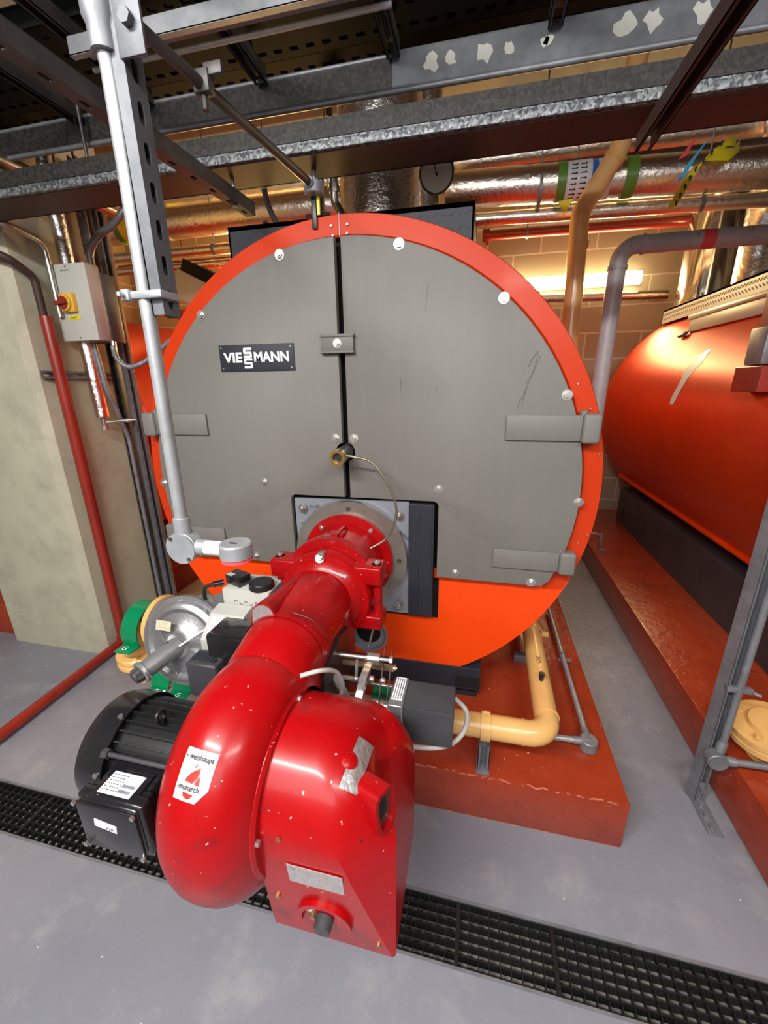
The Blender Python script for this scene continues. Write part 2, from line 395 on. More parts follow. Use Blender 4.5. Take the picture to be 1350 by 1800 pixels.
# ------------------------------------------------------------------ the room
GX0, GX1, GY0, GY1 = -3.6, 2.2, 0.735, 0.90      # gully opening
b = MB(); b.box(-4.6, 4.4, -3.0, GY0, -0.2, 0); b.box(-4.6, 4.4, GY1, 5.1, -0.2, 0)
b.box(-4.6, GX0, GY0, GY1, -0.2, 0); b.box(GX1, 4.4, GY0, GY1, -0.2, 0)
struct('floor', b, M['floor'])
b = MB(); b.box(GX0, GX1, GY0, GY1, -0.2, -0.055)
struct('trim_1', b, M['pit'])
b = MB(); b.box(GX0, GX1, GY0 - 0.004, GY0 + 0.004, -0.05, 0.002); b.box(GX0, GX1, GY1 - 0.004, GY1 + 0.004, -0.05, 0.002)
struct('trim_2', b, M['galv'])
b = MB(); b.box(-2.3, -1.14, 2.36, 5.1, 0.0, 0.004); struct('trim_3', b, M['floorwarm'])  # thin sheet added to carry the painted warm light on the floor
b = MB(); b.box(-4.6, 4.4, 5.1, 5.25, 0, 3.5); struct('wall_back', b, M['block'])
b = MB(); b.box(-4.75, -4.6, -3.0, 5.25, 0, 3.5); struct('wall_left', b, M['block'])
b = MB(); b.box(4.4, 4.55, -3.0, 5.25, 0, 3.5); struct('wall_right', b, M['block'])
b = MB(); b.box(-4.75, 4.55, -3.15, -3.0, 0, 3.5); struct('wall_front', b, M['wallp'])
b = MB(); b.box(-4.75, 4.55, -3.15, 5.25, 3.5, 3.65); struct('ceiling', b, M['ceil'])
for k, (x0, x1) in enumerate([(-4.6, 4.4)]):
    for j, y in enumerate((2.95, 4.2)):
        b = MB(); b.box(x0, x1, y, y + 0.12, 3.36, 3.5); b.box(x0, x1, y - 0.05, y + 0.17, 3.35, 3.36)
        struct('trim_%d' % (4 + j), b, M['brownsteel'])
# concrete column with chamfered corner
b = MB()
b.plate([(-2.93, 1.70), (-2.25, 1.70), (-2.215, 1.735), (-2.215, 2.36), (-2.93, 2.36)], [], (0, 0, 0), (1, 0, 0), (0, 1, 0), 3.5)
col_ = b.obj('concrete_column', M['concrete'], smooth=0); col_['kind'] = 'structure'; col_.name = 'wall_column'

# gully gratings: one thing per length
def grating(x0, x1, label):
    t = thing('floor_grating', label, 'grating', ((x0 + x1) / 2, (GY0 + GY1) / 2, -0.03), 'black gratings in the floor gully')
    b = MB()
    for k in range(7):
        y = GY0 + 0.006 + k * (GY1 - GY0 - 0.012) / 6
        b.box(x0 + .002, x1 - .002, y - 0.0015, y + 0.0015, -0.03, -0.002)
    b.obj('bearing_bars', M['black'], t, smooth=0)
    b = MB(); n = int((x1 - x0) / 0.031)
    for k in range(n + 1):
        x = x0 + .003 + k * (x1 - x0 - 0.006) / n
        wd = 0.0030 if k in (0, n) else 0.0013
        b.box(x - wd, x + wd, GY0 + 0.006, GY1 - 0.006, -0.022, 0.0)
    b.obj('cross_bars', M['black'], t, smooth=0)
xs = [-3.6, -2.6, -1.62, -0.95, 0.02, 0.30, 1.0, 2.2]
for x0, x1, l in zip(xs, xs[1:], ['far left end length of black gully grating at the picture edge', 'black gully grating left of the motor terminal box', 'black gully grating under the black motor terminal box',
      'black gully grating beneath the red burner casing', 'short black gully grating just right of the red burner', 'black gully grating in front of the red plinth corner', 'black gully grating running out at the bottom right corner']):
    grating(x0, x1, l)

def plinth(x0, x1, y0, y1, h, label, seed):
    random.seed(seed)
    b = MB(); b.box(x0, x1, y0, y1, 0, h, 0.008, seg=2)
    o = tag(b.obj('concrete_plinth', M['plinth'], loc=((x0 + x1) / 2, (y0 + y1) / 2, 0)), label, 'plinth', 'red plinths under the boilers')
    for z, nm in ((h - .004, 'worn_top_edge'), (0.001, 'worn_foot_edge')):
        n = int((x1 - x0) / .012)
        k = MB(); k.tube([(x0 + .01 + i * (x1 - x0 - .02) / n, y0 + .003 + random.uniform(-.002, .004), z + random.uniform(-.004, .003)) for i in range(n + 1)], .0028, 6)
        lab(k.obj(nm, M['wornedge'], o), 'pale worn line along the front edge')
    return o
plinth(-1.14, 0.579, 1.18, 4.85, 0.21, 'red-painted concrete plinth under the boiler with the red burner', 1)
plinth(1.01, 3.25, 1.14, 4.85, 0.21, 'red-painted plinth at the right under the second orange boiler', 2)
plinth(-4.3, -2.32, 2.37, 4.85, 0.21, 'red-painted plinth behind the concrete column at left', 3)
b = MB(); b.box(-4.3, -2.94, 1.75, 2.365, 0, 0.23, 0.008)
tag(b.obj('low_kerb', M['plinth']), 'dark red low kerb showing left of the concrete column', 'kerb')

# ------------------------------------------------------------------ main boiler
CX, CZ, R0 = -0.521, 1.20, 0.973
YF = 1.60
boiler = thing('boiler', 'large orange drum boiler with grey two-leaf front door and red burner', 'boiler', (CX, 1.6, 0.21), 'orange drum boilers')
cutb = [(V(0, 0, 0.362), V(0, 0, -1))]
b = MB(); b.lathe((CX, YF + 0.02, CZ), (0, 1, 0), [(0, 0), (0, 0.962), (3.0, 0.962), (3.0, 0)], 96)
b.obj('shell', M['orange'], boiler, cut=[(V(0, 0, 0.34), V(0, 0, -1))])
b = MB(); b.lathe((CX, 0, CZ), (0, 1, 0), [(YF + 0.05, 0.955), (YF + 0.05, R0), (YF - 0.004, R0), (YF - 0.012, R0 - 0.004), (YF - 0.018, 0.905), (YF - 0.012, 0.899), (YF + 0.03, 0.897)], 128)
ringo = b.obj('front_ring', M['ring'], boiler, cut=[(V(0, 0, 0.80), V(0, 0, -1))])
b = MB(); b.box(CX - 0.0015, CX + 0.0015, YF - 0.0195, YF - 0.01, CZ + 0.9, CZ + R0 - 0.002); lab(b.obj('ring_seam', M['darkred'], ringo, smooth=0), 'dark joint line at the top of the ring')
b = MB()
for dx, z in ((-0.03, 2.135), (0.03, 2.135), (-0.025, 2.105), (0.028, 2.108)): b.cyl((CX + dx, YF - 0.018, z), (CX + dx, YF - 0.022, z), 0.005, 0.003, 10)
for q in (-1, 1):
    for a, rr in ((19, .945), (16.5, .962), (9.0, .955), (-9.5, .955), (-12, .935), (-20, .93), (25, .93)):
        x = CX + q * rr * math.cos(math.radians(a)); z = CZ + rr * math.sin(math.radians(a)); b.cyl((x, YF - 0.018, z), (x, YF - 0.022, z), 0.0045, 0.003, 10)
lab(b.obj('rivets', M['zinc'], ringo), 'small silver rivets')
# lower front plate, flush with the ring and cut flat below
zl = 0.845; rr = 0.93
aL = math.degrees(math.asin((zl - CZ) / rr)); aB = math.degrees(math.asin((0.362 - CZ) / R0))
ol = [(x, z) for x, z in arc(CX, CZ, R0 - .001, math.degrees(math.asin((zl - CZ) / (R0 - .004))), aB, 14)]
ol += [(2 * CX - x, z) for x, z in reversed(ol)]
holeP = [arc(-0.463, 0.475, 0.092, 0, 350, 35)]
b = MB(); b.plate(ol, holeP + [[(-0.785, 0.60), (-0.785, 0.80), (-0.135, 0.80), (-0.135, 0.60)]], (0, YF - 0.012, 0), (1, 0, 0), (0, 0, 1), -0.008)
b.obj('lower_front_plate', M['orange'], boiler, smooth=0)
b = MB()
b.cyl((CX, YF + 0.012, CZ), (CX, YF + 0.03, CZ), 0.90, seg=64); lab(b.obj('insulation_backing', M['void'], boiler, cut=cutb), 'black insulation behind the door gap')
b = MB(); b.ring((-0.463, YF - 0.014, 0.475), (-0.463, YF + 0.01, 0.475), 0.098, 0.088, 40); 
b.ring((-0.463, YF + 0.004, 0.475), (-0.463, YF + 0.009, 0.475), 0.092, 0.060, 40); lab(b.obj('pipe_port', M['greyplate'], boiler), 'grey rimmed round port in the lower plate')
# doors
RD = 0.893; ZB = 0.823
def door(side):
    q = side
    gx = 0.012; cut = 0.378 if q > 0 else 0.256
    xc = CX + q * gx
    a1 = math.asin((ZB - CZ) / RD)
    top = math.sqrt(RD ** 2 - gx ** 2)
    pts = []
    n = 60; at0 = math.acos(gx / RD)
    for i in range(n + 1):
        a = at0 + (a1 + 0.03 - at0) * i / n
        pts.append((CX + q * RD * math.cos(a), CZ + RD * math.sin(a)))
    xe = CX + q * RD * math.cos(a1)
    pts += [(xe - q * 0.012, ZB + 0.004), (xe - q * 0.03, ZB)]
    cx_ = CX + q * cut
    pts += [(cx_, ZB), (cx_, 1.152 - 0.02), (cx_ - q * 0.006, 1.152 - 0.006), (cx_ - q * 0.02, 1.152)]
    pts += [(xc, 1.152)]
    if True:
        zz = 1.342; r = 0.036
        pts += [(xc, zz - 0.035)] + [(CX + q * (r * math.cos(math.radians(a))), zz + r * math.sin(math.radians(a))) for a in (-70, -45, -20, 0, 20, 45, 70)] + [(xc, zz + 0.035)]
    b = MB(); b.plate(pts, [], (0, 1.548, 0), (1, 0, 0), (0, 0, 1), -0.026)
    bm = b.bm; bmesh.ops.remove_doubles(bm, verts=bm.verts, dist=1e-5)
    fe = [e for e in bm.edges if all(v.co.y < 1.5485 for v in e.verts) and len(e.link_faces) == 2 and e.calc_face_angle(0) > 1]
    bmesh.ops.bevel(bm, geom=fe, offset=0.004, segments=2, profile=0.5, affect='EDGES')
    d = b.obj('door', M['door'], boiler)
    lab(d, 'left grey leaf of the boiler door' if q < 0 else 'right grey leaf of the boiler door with scratches')
    bl = [(0.22, 2.051), (0.575, 1.868), (0.806, 1.557), (0.888, 1.178), (0.377, 1.204), (0.455, 0.85), (0.754, 0.838), (0.0385, 1.397)]
    for x, z in bl:
        k = MB(); k.hexbolt((CX + q * x, 1.548, z), (0, -1, 0), 0.0125, True, 0.010); k.obj('bolt', M['zinc'], d)
    for zc, h, lbl in ((1.445, 0.088, 'hinge_strap'), (0.936, 0.078, 'hinge_strap')):
        x_in = 0.613 if zc > 1.2 else 0.60; x_out = 0.925 if zc > 1.2 else 0.905
        k = MB(); k.box(*sorted((CX + q * x_in, CX + q * (x_out - 0.06))), 1.536, 1.549, zc - h / 2, zc + h / 2, 0.002)
        xa = CX + q * (x_out - 0.03)
        k.box(*sorted((CX + q * (x_out - 0.06), CX + q * x_out)), 1.52, 1.575, zc - h / 2 - 0.008, zc + h / 2 + 0.006, 0.012, seg=4)
        k.cyl((CX + q * (x_out - 0.055), 1.555, zc + h / 2 - .005), (CX + q * (x_out - 0.055), 1.555, zc + h / 2 + 0.016), 0.014, seg=14)
        k.obj('hinge_strap', M['door'], d)
    return d
dl = door(-1); dr = door(1)
for ln in [[(0.179, 1.548, 1.7), (0.174, 1.548, 1.659), (0.159, 1.548, 1.607), (0.149, 1.548, 1.566), (0.131, 1.548, 1.535), (0.127, 1.548, 1.514)], [(0.186, 1.548, 1.684), (0.169, 1.548, 1.631), (0.15, 1.548, 1.6), (0.145, 1.548, 1.552), (0.138, 1.548, 1.524)], [(0.176, 1.548, 1.699), (0.16, 1.548, 1.674), (0.151, 1.548, 1.65)], [(-0.294, 1.548, 1.616), (-0.298, 1.548, 1.563)], [(-0.161, 1.548, 1.588), (-0.164, 1.548, 1.562)], [(-0.201, 1.548, 1.923), (-0.204, 1.548, 1.88), (-0.207, 1.548, 1.839)]]:
    k = MB(); k.tube(ln, 0.0009, 5); k.obj('scratch', M['charcoal'], dr)
# latch over the gap
k = MB(); k.box(-0.594, -0.469, 1.530, 1.547, 1.716, 1.774, 0.003); k.box(-0.597, -0.466, 1.526, 1.547, 1.768, 1.778, 0.002); k.box(-0.597, -0.466, 1.526, 1.547, 1.712, 1.720, 0.002)
lt = k.obj('door_latch', M['door'], boiler)
k = MB(); k.hexbolt((-0.530, 1.530, 1.746), (0, -1, 0), 0.011, True, 0.010); k.obj('bolt', M['zinc'], lt)
# maker's plate with lettering
k = MB(); k.box(-1.034, -0.711, 1.543, 1.5485, 1.656, 1.755, 0.001); np_ = lab(k.obj('name_plate', M['navy'], boiler), 'blue-black plate with white raised lettering')
k = MB()
for x in (-1.022, -0.723):
    for z in (1.667, 1.744): k.cyl((x, 1.543, z), (x, 1.540, z), 0.004, 0.003, 12)
k.obj('rivets', M['zinc'], np_)
U, W = (1, 0, 0), (0, 0, 1); yt = 1.5425
k = MB()
k.add(text_bm('VIE', (-0.975, yt, 1.706), U, W, 0.036, bold=0.035, width=0.082))
k.add(text_bm('MANN', (-0.807, yt, 1.706), U, W, 0.036, bold=0.035, width=0.148))
def block_s(cx, z0, w_, h_, t_):
    b_ = []
    pts = [(w_, h_), (t_ * .4, h_), (0, h_ - t_ * .5), (0, h_ / 2 - t_ * .1), (t_ * .4, h_ / 2 - t_ / 2), (w_ - t_, h_ / 2 - t_ / 2), (w_ - t_, t_), (0, t_), (0, 0), (w_ - t_ * .4, 0), (w_, t_ * .5), (w_, h_ / 2 + t_ * .1), (w_ - t_ * .4, h_ / 2 + t_ / 2), (t_, h_ / 2 + t_ / 2), (t_, h_ - t_), (w_, h_ - t_)]
    return [(cx - w_ / 2 + x, z0 + z) for x, z in pts]
for z0 in (1.667, 1.7055): k.plate(block_s(-0.908, z0, 0.036, 0.0375, 0.0085), [], (0, yt - .0006, 0), U, W, -0.0012)
k.obj('lettering', M['white'], np_, smooth=0)
# burner mounting plate in the door opening
k = MB(); k.plate([(-0.765, 0.628), (-0.765, 1.135), (-0.262, 1.143), (-0.262, 0.628)], [arc(-0.513, 0.893, 0.15, 0, 345, 23)], (0, 1.558, 0), U, W, -0.012)
mp = lab(k.obj('mounting_plate', M['greyplate'], boiler, smooth=0), 'grey plate with marker writing and rust marks')
k = MB(); k.box(-0.262, -0.158, 1.5475, 1.60, 0.628, 1.138, 0.003); k.box(-0.262, -0.218, 1.5445, 1.5485, 0.655, 1.10, 0.001); k.box(-0.166, -0.158, 1.542, 1.56, 0.628, 1.138, 0.002)
lab(k.obj('opening_surround', M['navy'], boiler, smooth=0), 'blue-black bracket right of the mounting plate')
for x, z in ((-0.725, 1.095), (-0.302, 1.085), (-0.302, 0.672), (-0.725, 0.672)):
    k = MB(); k.hexbolt((x, 1.546, z), (0, -1, 0), 0.013, True, 0.014); k.cyl((x, 1.54, z), (x, 1.522, z), 0.006, seg=10); k.obj('bolt', M['steel'], mp)
k = MB()
random.seed(3)
def scribble(k, x0, z0, dx, dz, n, s_, y):
    p = []
    for i in range(n): p.append(V(x0 + dx * i / n + random.uniform(-s_, s_) * .6, y, z0 + dz * i / n + (s_ if i % 2 else -s_) * random.uniform(.3, 1)))
    k.tube(p, 0.0011, 5)
scribble(k, -0.690, 1.100, 0.045, 0.010, 11, 0.009, 1.5455); scribble(k, -0.675, 1.085, 0.045, 0.008, 9, 0.005, 1.5455)
scribble(k, -0.300, 1.02, 0.055, -0.055, 15, 0.008, 1.5455); scribble(k, -0.740, 1.02, 0.03, 0.02, 5, 0.003, 1.5455)
lab(k.obj('marker_writing', M['ink'], mp), 'handwritten black marker scribble')
k = MB(); k.ring((-0.513, 1.546, 0.893), (-0.513, 1.528, 0.893), 0.247, 0.13, 72)
fl = lab(k.obj('steel_flange', M['ringsteel'], boiler), 'bare steel ring around the burner flange')
for a in (90, 0, 180):
    k = MB(); x = -0.513 + 0.215 * math.cos(math.radians(a)); z = 0.893 + 0.215 * math.sin(math.radians(a)); k.ring((x, 1.529, z), (x, 1.525, z), 0.010, 0.004, 16); k.cyl((x, 1.528, z), (x, 1.526, z), 0.007, seg=6); k.obj('socket_screw', M['darksteel'], fl)
# peep tube with thin air line
k = MB(); k.cyl((CX + .006, 1.60, 1.346), (CX + .004, 1.455, 1.338), 0.029, 0.028, 28)
pt = lab(k.obj('peep_tube', M['darksteel'], boiler), 'dark sight tube with bronze end collar')
k = MB(); k.ring((CX + .004, 1.462, 1.338), (CX + .004, 1.430, 1.337), 0.031, 0.020, 32); k.ring((CX + .004, 1.46, 1.338), (CX + .004, 1.434, 1.337), 0.0205, 0.018, 28); k.obj('end_collar', M['brass'], pt)
k = MB(); k.cyl((CX + .004, 1.450, 1.3375), (CX + .004, 1.446, 1.3375), 0.0195, seg=20); k.obj('sight_glass', M['glass'], pt)
# platform on top with checkered edge, lifting lug
k = MB(); k.box(-1.03, -0.06, 1.70, 4.40, 2.19, 2.206); k.box(-1.03, -1.022, 1.70, 4.4, 2.06, 2.206); k.box(-0.068, -0.06, 1.70, 4.4, 2.06, 2.206); k.box(-1.03, -0.06, 1.70, 1.708, 2.05, 2.206)
pl = lab(k.obj('top_platform', M['navy'], boiler, smooth=0), 'blue-black checker plate walkway on top')
k = MB()
for i in range(13):
    for j in range(3):
        x = -0.43 + i * 0.029; z = 2.085 + j * 0.045
        if CZ + math.sqrt(max(0, R0 ** 2 - (x - CX) ** 2)) > z: continue
        a = 0.7 if (i + j) % 2 else -0.7
        k.box(x - .009, x + .009, 1.6975, 1.70, z - .002, z + .002, rot=Matrix.Rotation(a, 3, 'Y'))
k.obj('tread_pattern', M['navy'], pl)
k = MB()
k.plate([(-0.965, 2.206), (-0.965, 2.235)] + arc(-0.935, 2.235, 0.03, 180, 0, 10) + [(-0.905, 2.206)], [arc(-0.935, 2.235, 0.014, 0, 330, 11)], (0, 1.80, 0), U, W, -0.014)
k.obj('lifting_lug', M['darksteel'], boiler)
# base frame
k = MB()
k.box(-1.107, 0.065, 1.585, 1.66, 0.235, 0.362, 0.003); k.box(-1.107, -0.94, 1.60, 4.5, 0.211, 0.40, 0.003); k.box(-0.10, 0.065, 1.66, 4.5, 0.211, 0.40, 0.003)
k.box(-0.085, 0.055, 1.585, 1.60, 0.211, 0.245, 0.002); k.box(-1.107, -0.95, 1.585, 1.60, 0.211, 0.245, 0.002)
bf = lab(k.obj('base_frame', M['navy'], boiler, smooth=0), 'blue-black channel frame under the drum')
k = MB(); k.box(-0.045, 0.066, 1.583, 1.590, 0.255, 0.315); lab(k.obj('channel_opening', M['void'], bf, smooth=0), 'dark open end of the channel')  # black block paints the shade inside the channel end

# ------------------------------------------------------------------ neighbouring boilers
def neighbour(cx, cz, r, y0, y1, label, wings=True):
    t = thing('boiler', label, 'boiler', (cx, y0, 0.21), 'orange drum boilers')
    b = MB(); b.lathe((cx, 0, cz), (0, 1, 0), [(y0, 0), (y0, r - .02), (y0 + .02, r), (y1 - 0.06, r), (y1 - .05, r + .006), (y1 - 0.01, r + .006), (y1, r - 0.004), (y1, 0)], 96)
    b.obj('shell', M['orange2'], t)
    for s in (-1, 1):
        x = cx + s * 0.62
        b = MB(); b.box(x - 0.06, x + 0.06, y0 + .1, y1 - 0.15, 0.21, 0.56, 0.004); bmx = b.obj('base_beam', M['beam'], t, smooth=0)
        b = MB(); b.cyl((x - 0.062, y1 - 0.33, 0.33), (x - 0.05, y1 - 0.33, 0.33), 0.028, seg=20); lab(b.obj('hole', M['void'], bmx), 'round dark hole in the beam')  # black disc paints the shade inside the hole
        b = MB(); b.tube([(cx + s * 0.69, y0 + 0.05, cz - 0.635), (cx + s * 0.69, y1 - 0.1, cz - 0.635)], 0.018, 8); b.obj('jacket_edge', M['orange'], t)
    return t
b2 = neighbour(2.13, 1.31, 0.925, 1.75, 4.65, 'orange drum boiler at the right picture edge with silver flue')
k = MB(); k.box(1.60, 2.66, 2.1, 4.62, 2.20, 2.215); k.box(1.60, 1.608, 2.1, 4.62, 2.10, 2.215); k.box(2.652, 2.66, 2.1, 4.62, 2.10, 2.215); k.box(1.60, 2.66, 4.61, 4.62, 2.10, 2.215)
pl = lab(k.obj('top_platform', M['sidegrey'], b2, smooth=0), 'grey patterned edge plate on top')
k = MB()
for i in range(70):
    y = 2.12 + i * 0.0355
    k.box(1.5975, 1.60, y - .015, y + .015, 2.135, 2.140, rot=Matrix.Rotation(0.6, 3, 'X')); k.box(1.5975, 1.60, y - .015, y + .015, 2.172, 2.177, rot=Matrix.Rotation(-0.6, 3, 'X'))
k.obj('tread_pattern', M['ink'], pl, smooth=0)
b3 = neighbour(-3.16, 1.22, 0.93, 2.42, 4.65, 'orange drum boiler half hidden behind the concrete column')

# ------------------------------------------------------------------ burner
burner = thing('burner', 'glossy red forced-draught gas burner with rounded fan housing', 'burner', (-0.52, 0.9, 0.38))
BX, BZ = -0.518, 0.893
k = MB(); k.lathe((BX, 0, BZ), (0, 1, 0), [(1.527, 0.0), (1.527, 0.193), (1.508, 0.195), (1.503, 0.190), (1.50, 0.16), (1.47, 0.147), (1.33, 0.150), (1.325, 0.172), (1.292, 0.172), (1.292, 0.0)], 72)
neck = lab(k.obj('mounting_neck', M['red'], burner), 'red flanged neck bolted to the boiler')
for a in (52, 128, 200, -20, -70, 250):
    k = MB(); k.hexbolt((BX + .172 * math.cos(math.radians(a)), 1.505, BZ + .172 * math.sin(math.radians(a))), (0, -1, 0), 0.010, True, 0.009); k.obj('bolt', M['zinc'], neck)
k = MB(); k.plate([(1.31, 1.03), (1.49, 1.03), (1.45, 1.062), (1.35, 1.062)], [], (BX + 0.005, 0, 0), (0, 1, 0), (0, 0, 1), 0.012)
k.box(BX - .03, BX + .03, 1.375, 1.425, 1.035, 1.055, 0.004)
k.obj('stiffening_rib', M['red'], neck)
k = MB(); k.box(BX - .075, BX - .01, 1.352, 1.386, 1.028, 1.046, rot=Matrix.Rotation(-0.3, 3, 'Y')); k.obj('small_plate', M['steel'], neck)
# swing flange, centred a little lower, with lugs
SX, SZ = -0.522, 0.857
k = MB(); k.lathe((SX, 0, SZ), (0, 1, 0), [(1.293, 0), (1.293, 0.166), (1.287, 0.171), (1.248, 0.171), (1.240, 0.166), (1.236, 0.13), (1.236, 0)], 72)
k.lathe((SX, 0, SZ), (0, 1, 0), [(1.24, 0.150), (1.225, 0.140), (1.21, 0.118), (1.20, 0.10)], 64)
sw = lab(k.obj('swing_flange', M['red'], burner), 'red hinged flange ring')
for q in (-1, 1):
    k = MB()
    k.box(*sorted((SX + q * 0.10, SX + q * 0.212)), 1.245, 1.335, 0.915, 0.985, 0.008, seg=3)
    k.box(*sorted((SX + q * 0.10, SX + q * 0.212)), 1.245, 1.335, 0.735, 0.790, 0.008, seg=3)
    k.cyl((SX + q * 0.19, 1.288, 0.735), (SX + q * 0.19, 1.288, 0.985), 0.018, seg=20)
    k.box(*sorted((SX + q * 0.12, SX + q * 0.160)), 1.25, 1.33, 0.75, 0.97, 0.004)
    k.obj('hinge_lug', M['red'], sw)
    k = MB(); k.cyl((SX + q * 0.19, 1.288, 0.984), (SX + q * 0.19, 1.288, 0.992), 0.011, seg=16); k.cyl((SX + q * 0.19, 1.288, 0.992), (SX + q * 0.19, 1.288, 0.998), 0.005, seg=12); k.obj('hinge_pin', M['zinc'], sw)
k = MB(); k.box(SX - .012, SX + .012, 1.228, 1.262, SZ + .150, SZ + .178, 0.003); k.hexbolt((SX - .006, 1.236, SZ + .155), (0, -.8, .6), 0.012, True, 0.014); k.obj('clamp_bolt', M['steel'], sw)
# fan housing: spiral outline in the side view, rounded across its width
def inflate(name, outline, xc, w_, R, m, parent, n=7, taper=None):
    bm = bmesh.new(); N = len(outline)
    nr = []
    for i in range(N):
        a = Vector(outline[i - 1]); c = Vector(outline[(i + 1) % N]); t_ = (c - a).normalized(); nr.append(Vector((t_.y, -t_.x)))
    ar = sum(outline[i][0] * outline[(i + 1) % N][1] - outline[(i + 1) % N][0] * outline[i][1] for i in range(N))
    if ar > 0: nr = [q for q in nr]      # outward for counter-clockwise
    else: nr = [-q for q in nr]
    prof = [(-w_ + R - R * math.cos(a), R - R * math.sin(a)) for a in [PI / 2 * i / n for i in range(n + 1)]]
    prof = prof + [(-x, ins) for x, ins in reversed(prof)]
    loops = []
    for x, ins in prof:
        lp = []
        for (y, z), q in zip(outline, nr):
            sx = taper(y, z) if taper else 1.0
            p = Vector((y, z)) - q * ins
            lp.append(bm.verts.new((xc + x * sx, p.x, p.y)))
        loops.append(lp)
    for a, b_ in zip(loops, loops[1:]):
        for i in range(N): bm.faces.new((a[i], b_[i], b_[(i + 1) % N], a[(i + 1) % N]))
    bm.faces.new(loops[0]); bm.faces.new(list(reversed(loops[-1])))
    mb = MB(); mb.bm.free(); mb.bm = bm
    return mb
FY, FZ = 0.715, 0.655
ol = []
for i in range(0, 60):
    a = 50 + i * 6.0
    r = 0.292 - 0.024 * min(1, i / 40) if i < 44 else 0.268 + 0.024 * (i - 44) / 16
    ol.append((FY + r * math.cos(math.radians(a)), FZ + r * math.sin(math.radians(a))))
fh = inflate('fan_housing', ol, -0.524, 0.119, 0.113, M['red'], burner)
# duct: rounded-top box section running back to the hinged flange
def duct_ring(y, xc, hw, zt, zb, rt, rb=0.03):
    pts = [(xc + hw, y, zb + rb)] + [(xc + hw - rt + rt * math.cos(math.radians(a)), y, zt - rt + rt * math.sin(math.radians(a))) for a in range(0, 91, 9)]
    pts += [(xc - hw + rt - rt * math.cos(math.radians(a)), y, zt - rt + rt * math.sin(math.radians(a))) for a in range(90, -1, -9)] + [(xc - hw, y, zb + rb)]
    pts += [(xc - hw + rb, y, zb), (xc + hw - rb, y, zb)]
    return pts
DR = [(1.238, -0.528, 0.118, 0.975, 0.60, 0.112), (1.15, -0.529, 0.121, 0.975, 0.585, 0.113), (1.02, -0.531, 0.124, 0.972, 0.55, 0.114), (0.90, -0.528, 0.122, 0.962, 0.50, 0.115), (0.80, -0.524, 0.118, 0.945, 0.48, 0.113), (0.74, -0.524, 0.112, 0.90, 0.48, 0.108)]
lp = [fh._loop(duct_ring(*q)) for q in DR]
for a, b_ in zip(lp, lp[1:]): fh._bridge(a, b_)
fh.bm.faces.new(lp[0]); fh.bm.faces.new(list(reversed(lp[-1])))
bmesh.ops.recalc_face_normals(fh.bm, faces=fh.bm.faces)
bvh = BVHTree.FromBMesh(fh.bm)
house = lab(fh.obj('fan_housing', M['red'], burner, smooth=50), 'rounded red fan housing and air duct with scratches')
# damper hump on the duct with a silver end cover
k = MB()
secs = []
for t_, hw, hh in ((1.230, 0.014, 0.016), (1.12, 0.024, 0.030), (1.02, 0.032, 0.040), (0.950, 0.038, 0.050), (0.930, 0.040, 0.052)):
    secs.append(k._loop([(-0.585 + hw * math.cos(a), t_, 0.948 + hh * math.sin(a)) if math.sin(a) > 0.02 else (-0.585 + (hw + .012) * math.cos(a), t_, 0.90) for a in [PI * i / 14 for i in range(15)]]))
for a, b_ in zip(secs, secs[1:]): k._bridge(a, b_, False)
k.bm.faces.new(secs[-1]); k.bm.faces.new(list(reversed(secs[0])))
hump = lab(k.obj('damper_hump', M['red'], burner), 'tapering red hump on top of the duct')
k = MB(); k.plate([(-0.038, -.008), (0.038, -.008), (0.034, 0.03)] + arc(0, 0.030, 0.034, 10, 170, 12) + [(-0.034, 0.03)], [], (-0.585, 0.928, 0.930), (1, 0, 0), (0, 0.0, 1), 0.003)
cv = k.obj('end_cover', M['platemetal'], hump)
for x in (-0.613, -0.557):
    k = MB(); k.cyl((x, 0.926, 0.930), (x, 0.918, 0.930), 0.0065, 0.004, 12); k.obj('screw', M['zinc'], hump)
# collar where the duct cover meets the spiral
k = MB(); cr_ = duct_ring(0.920, -0.530, 0.1255, 0.967, 0.50, 0.116); c2_ = duct_ring(0.938, -0.530, 0.1265, 0.969, 0.50, 0.117)
A_ = k._loop(cr_[1:-3]); B2_ = k._loop(c2_[1:-3]); k._bridge(A_, B2_, False); bmesh.ops.solidify(k.bm, geom=list(k.bm.faces), thickness=-0.003)
k.obj('duct_collar', M['red'], burner)
t_ = MB(); t_.tube([(-0.50, 0.943, 0.971), (-0.45, 0.945, 0.957), (-0.416, 0.950, 0.92), (-0.4055, 0.975, 0.87), (-0.4065, 1.02, 0.852), (-0.4095, 1.235, 0.852)], 0.0020, 6, smooth=5)
lab(t_.obj('cover_seam', M['darkred'], burner), 'dark joint of the duct cover')
k = MB(); k.plate([(0, -.024), (.013, -.010), (.013, .032), (0, .046), (-.013, .032), (-.013, -.010)], [[(0, -.013), (.0065, -.005), (.0065, .027), (0, .035), (-.0065, .027), (-.0065, -.005)]], (-0.4095, 1.15, 0.815), (0, 1, 0), (0, 0, 1), 0.008)
k.cyl((-0.404, 1.15, 0.865), (-0.398, 1.15, 0.865), 0.004, seg=10); k.cyl((-0.404, 1.15, 0.787), (-0.398, 1.15, 0.787), 0.004, seg=10)
k.obj('diamond_cover', M['knobred'], burner)
k = MB(); k.box(-0.490, -0.425, 1.212, 1.232, 0.966, 0.970, rot=Matrix.Rotation(0.35, 3, 'Y')); lab(k.obj('strip_label', M['label'], burner), 'small pale strip label')
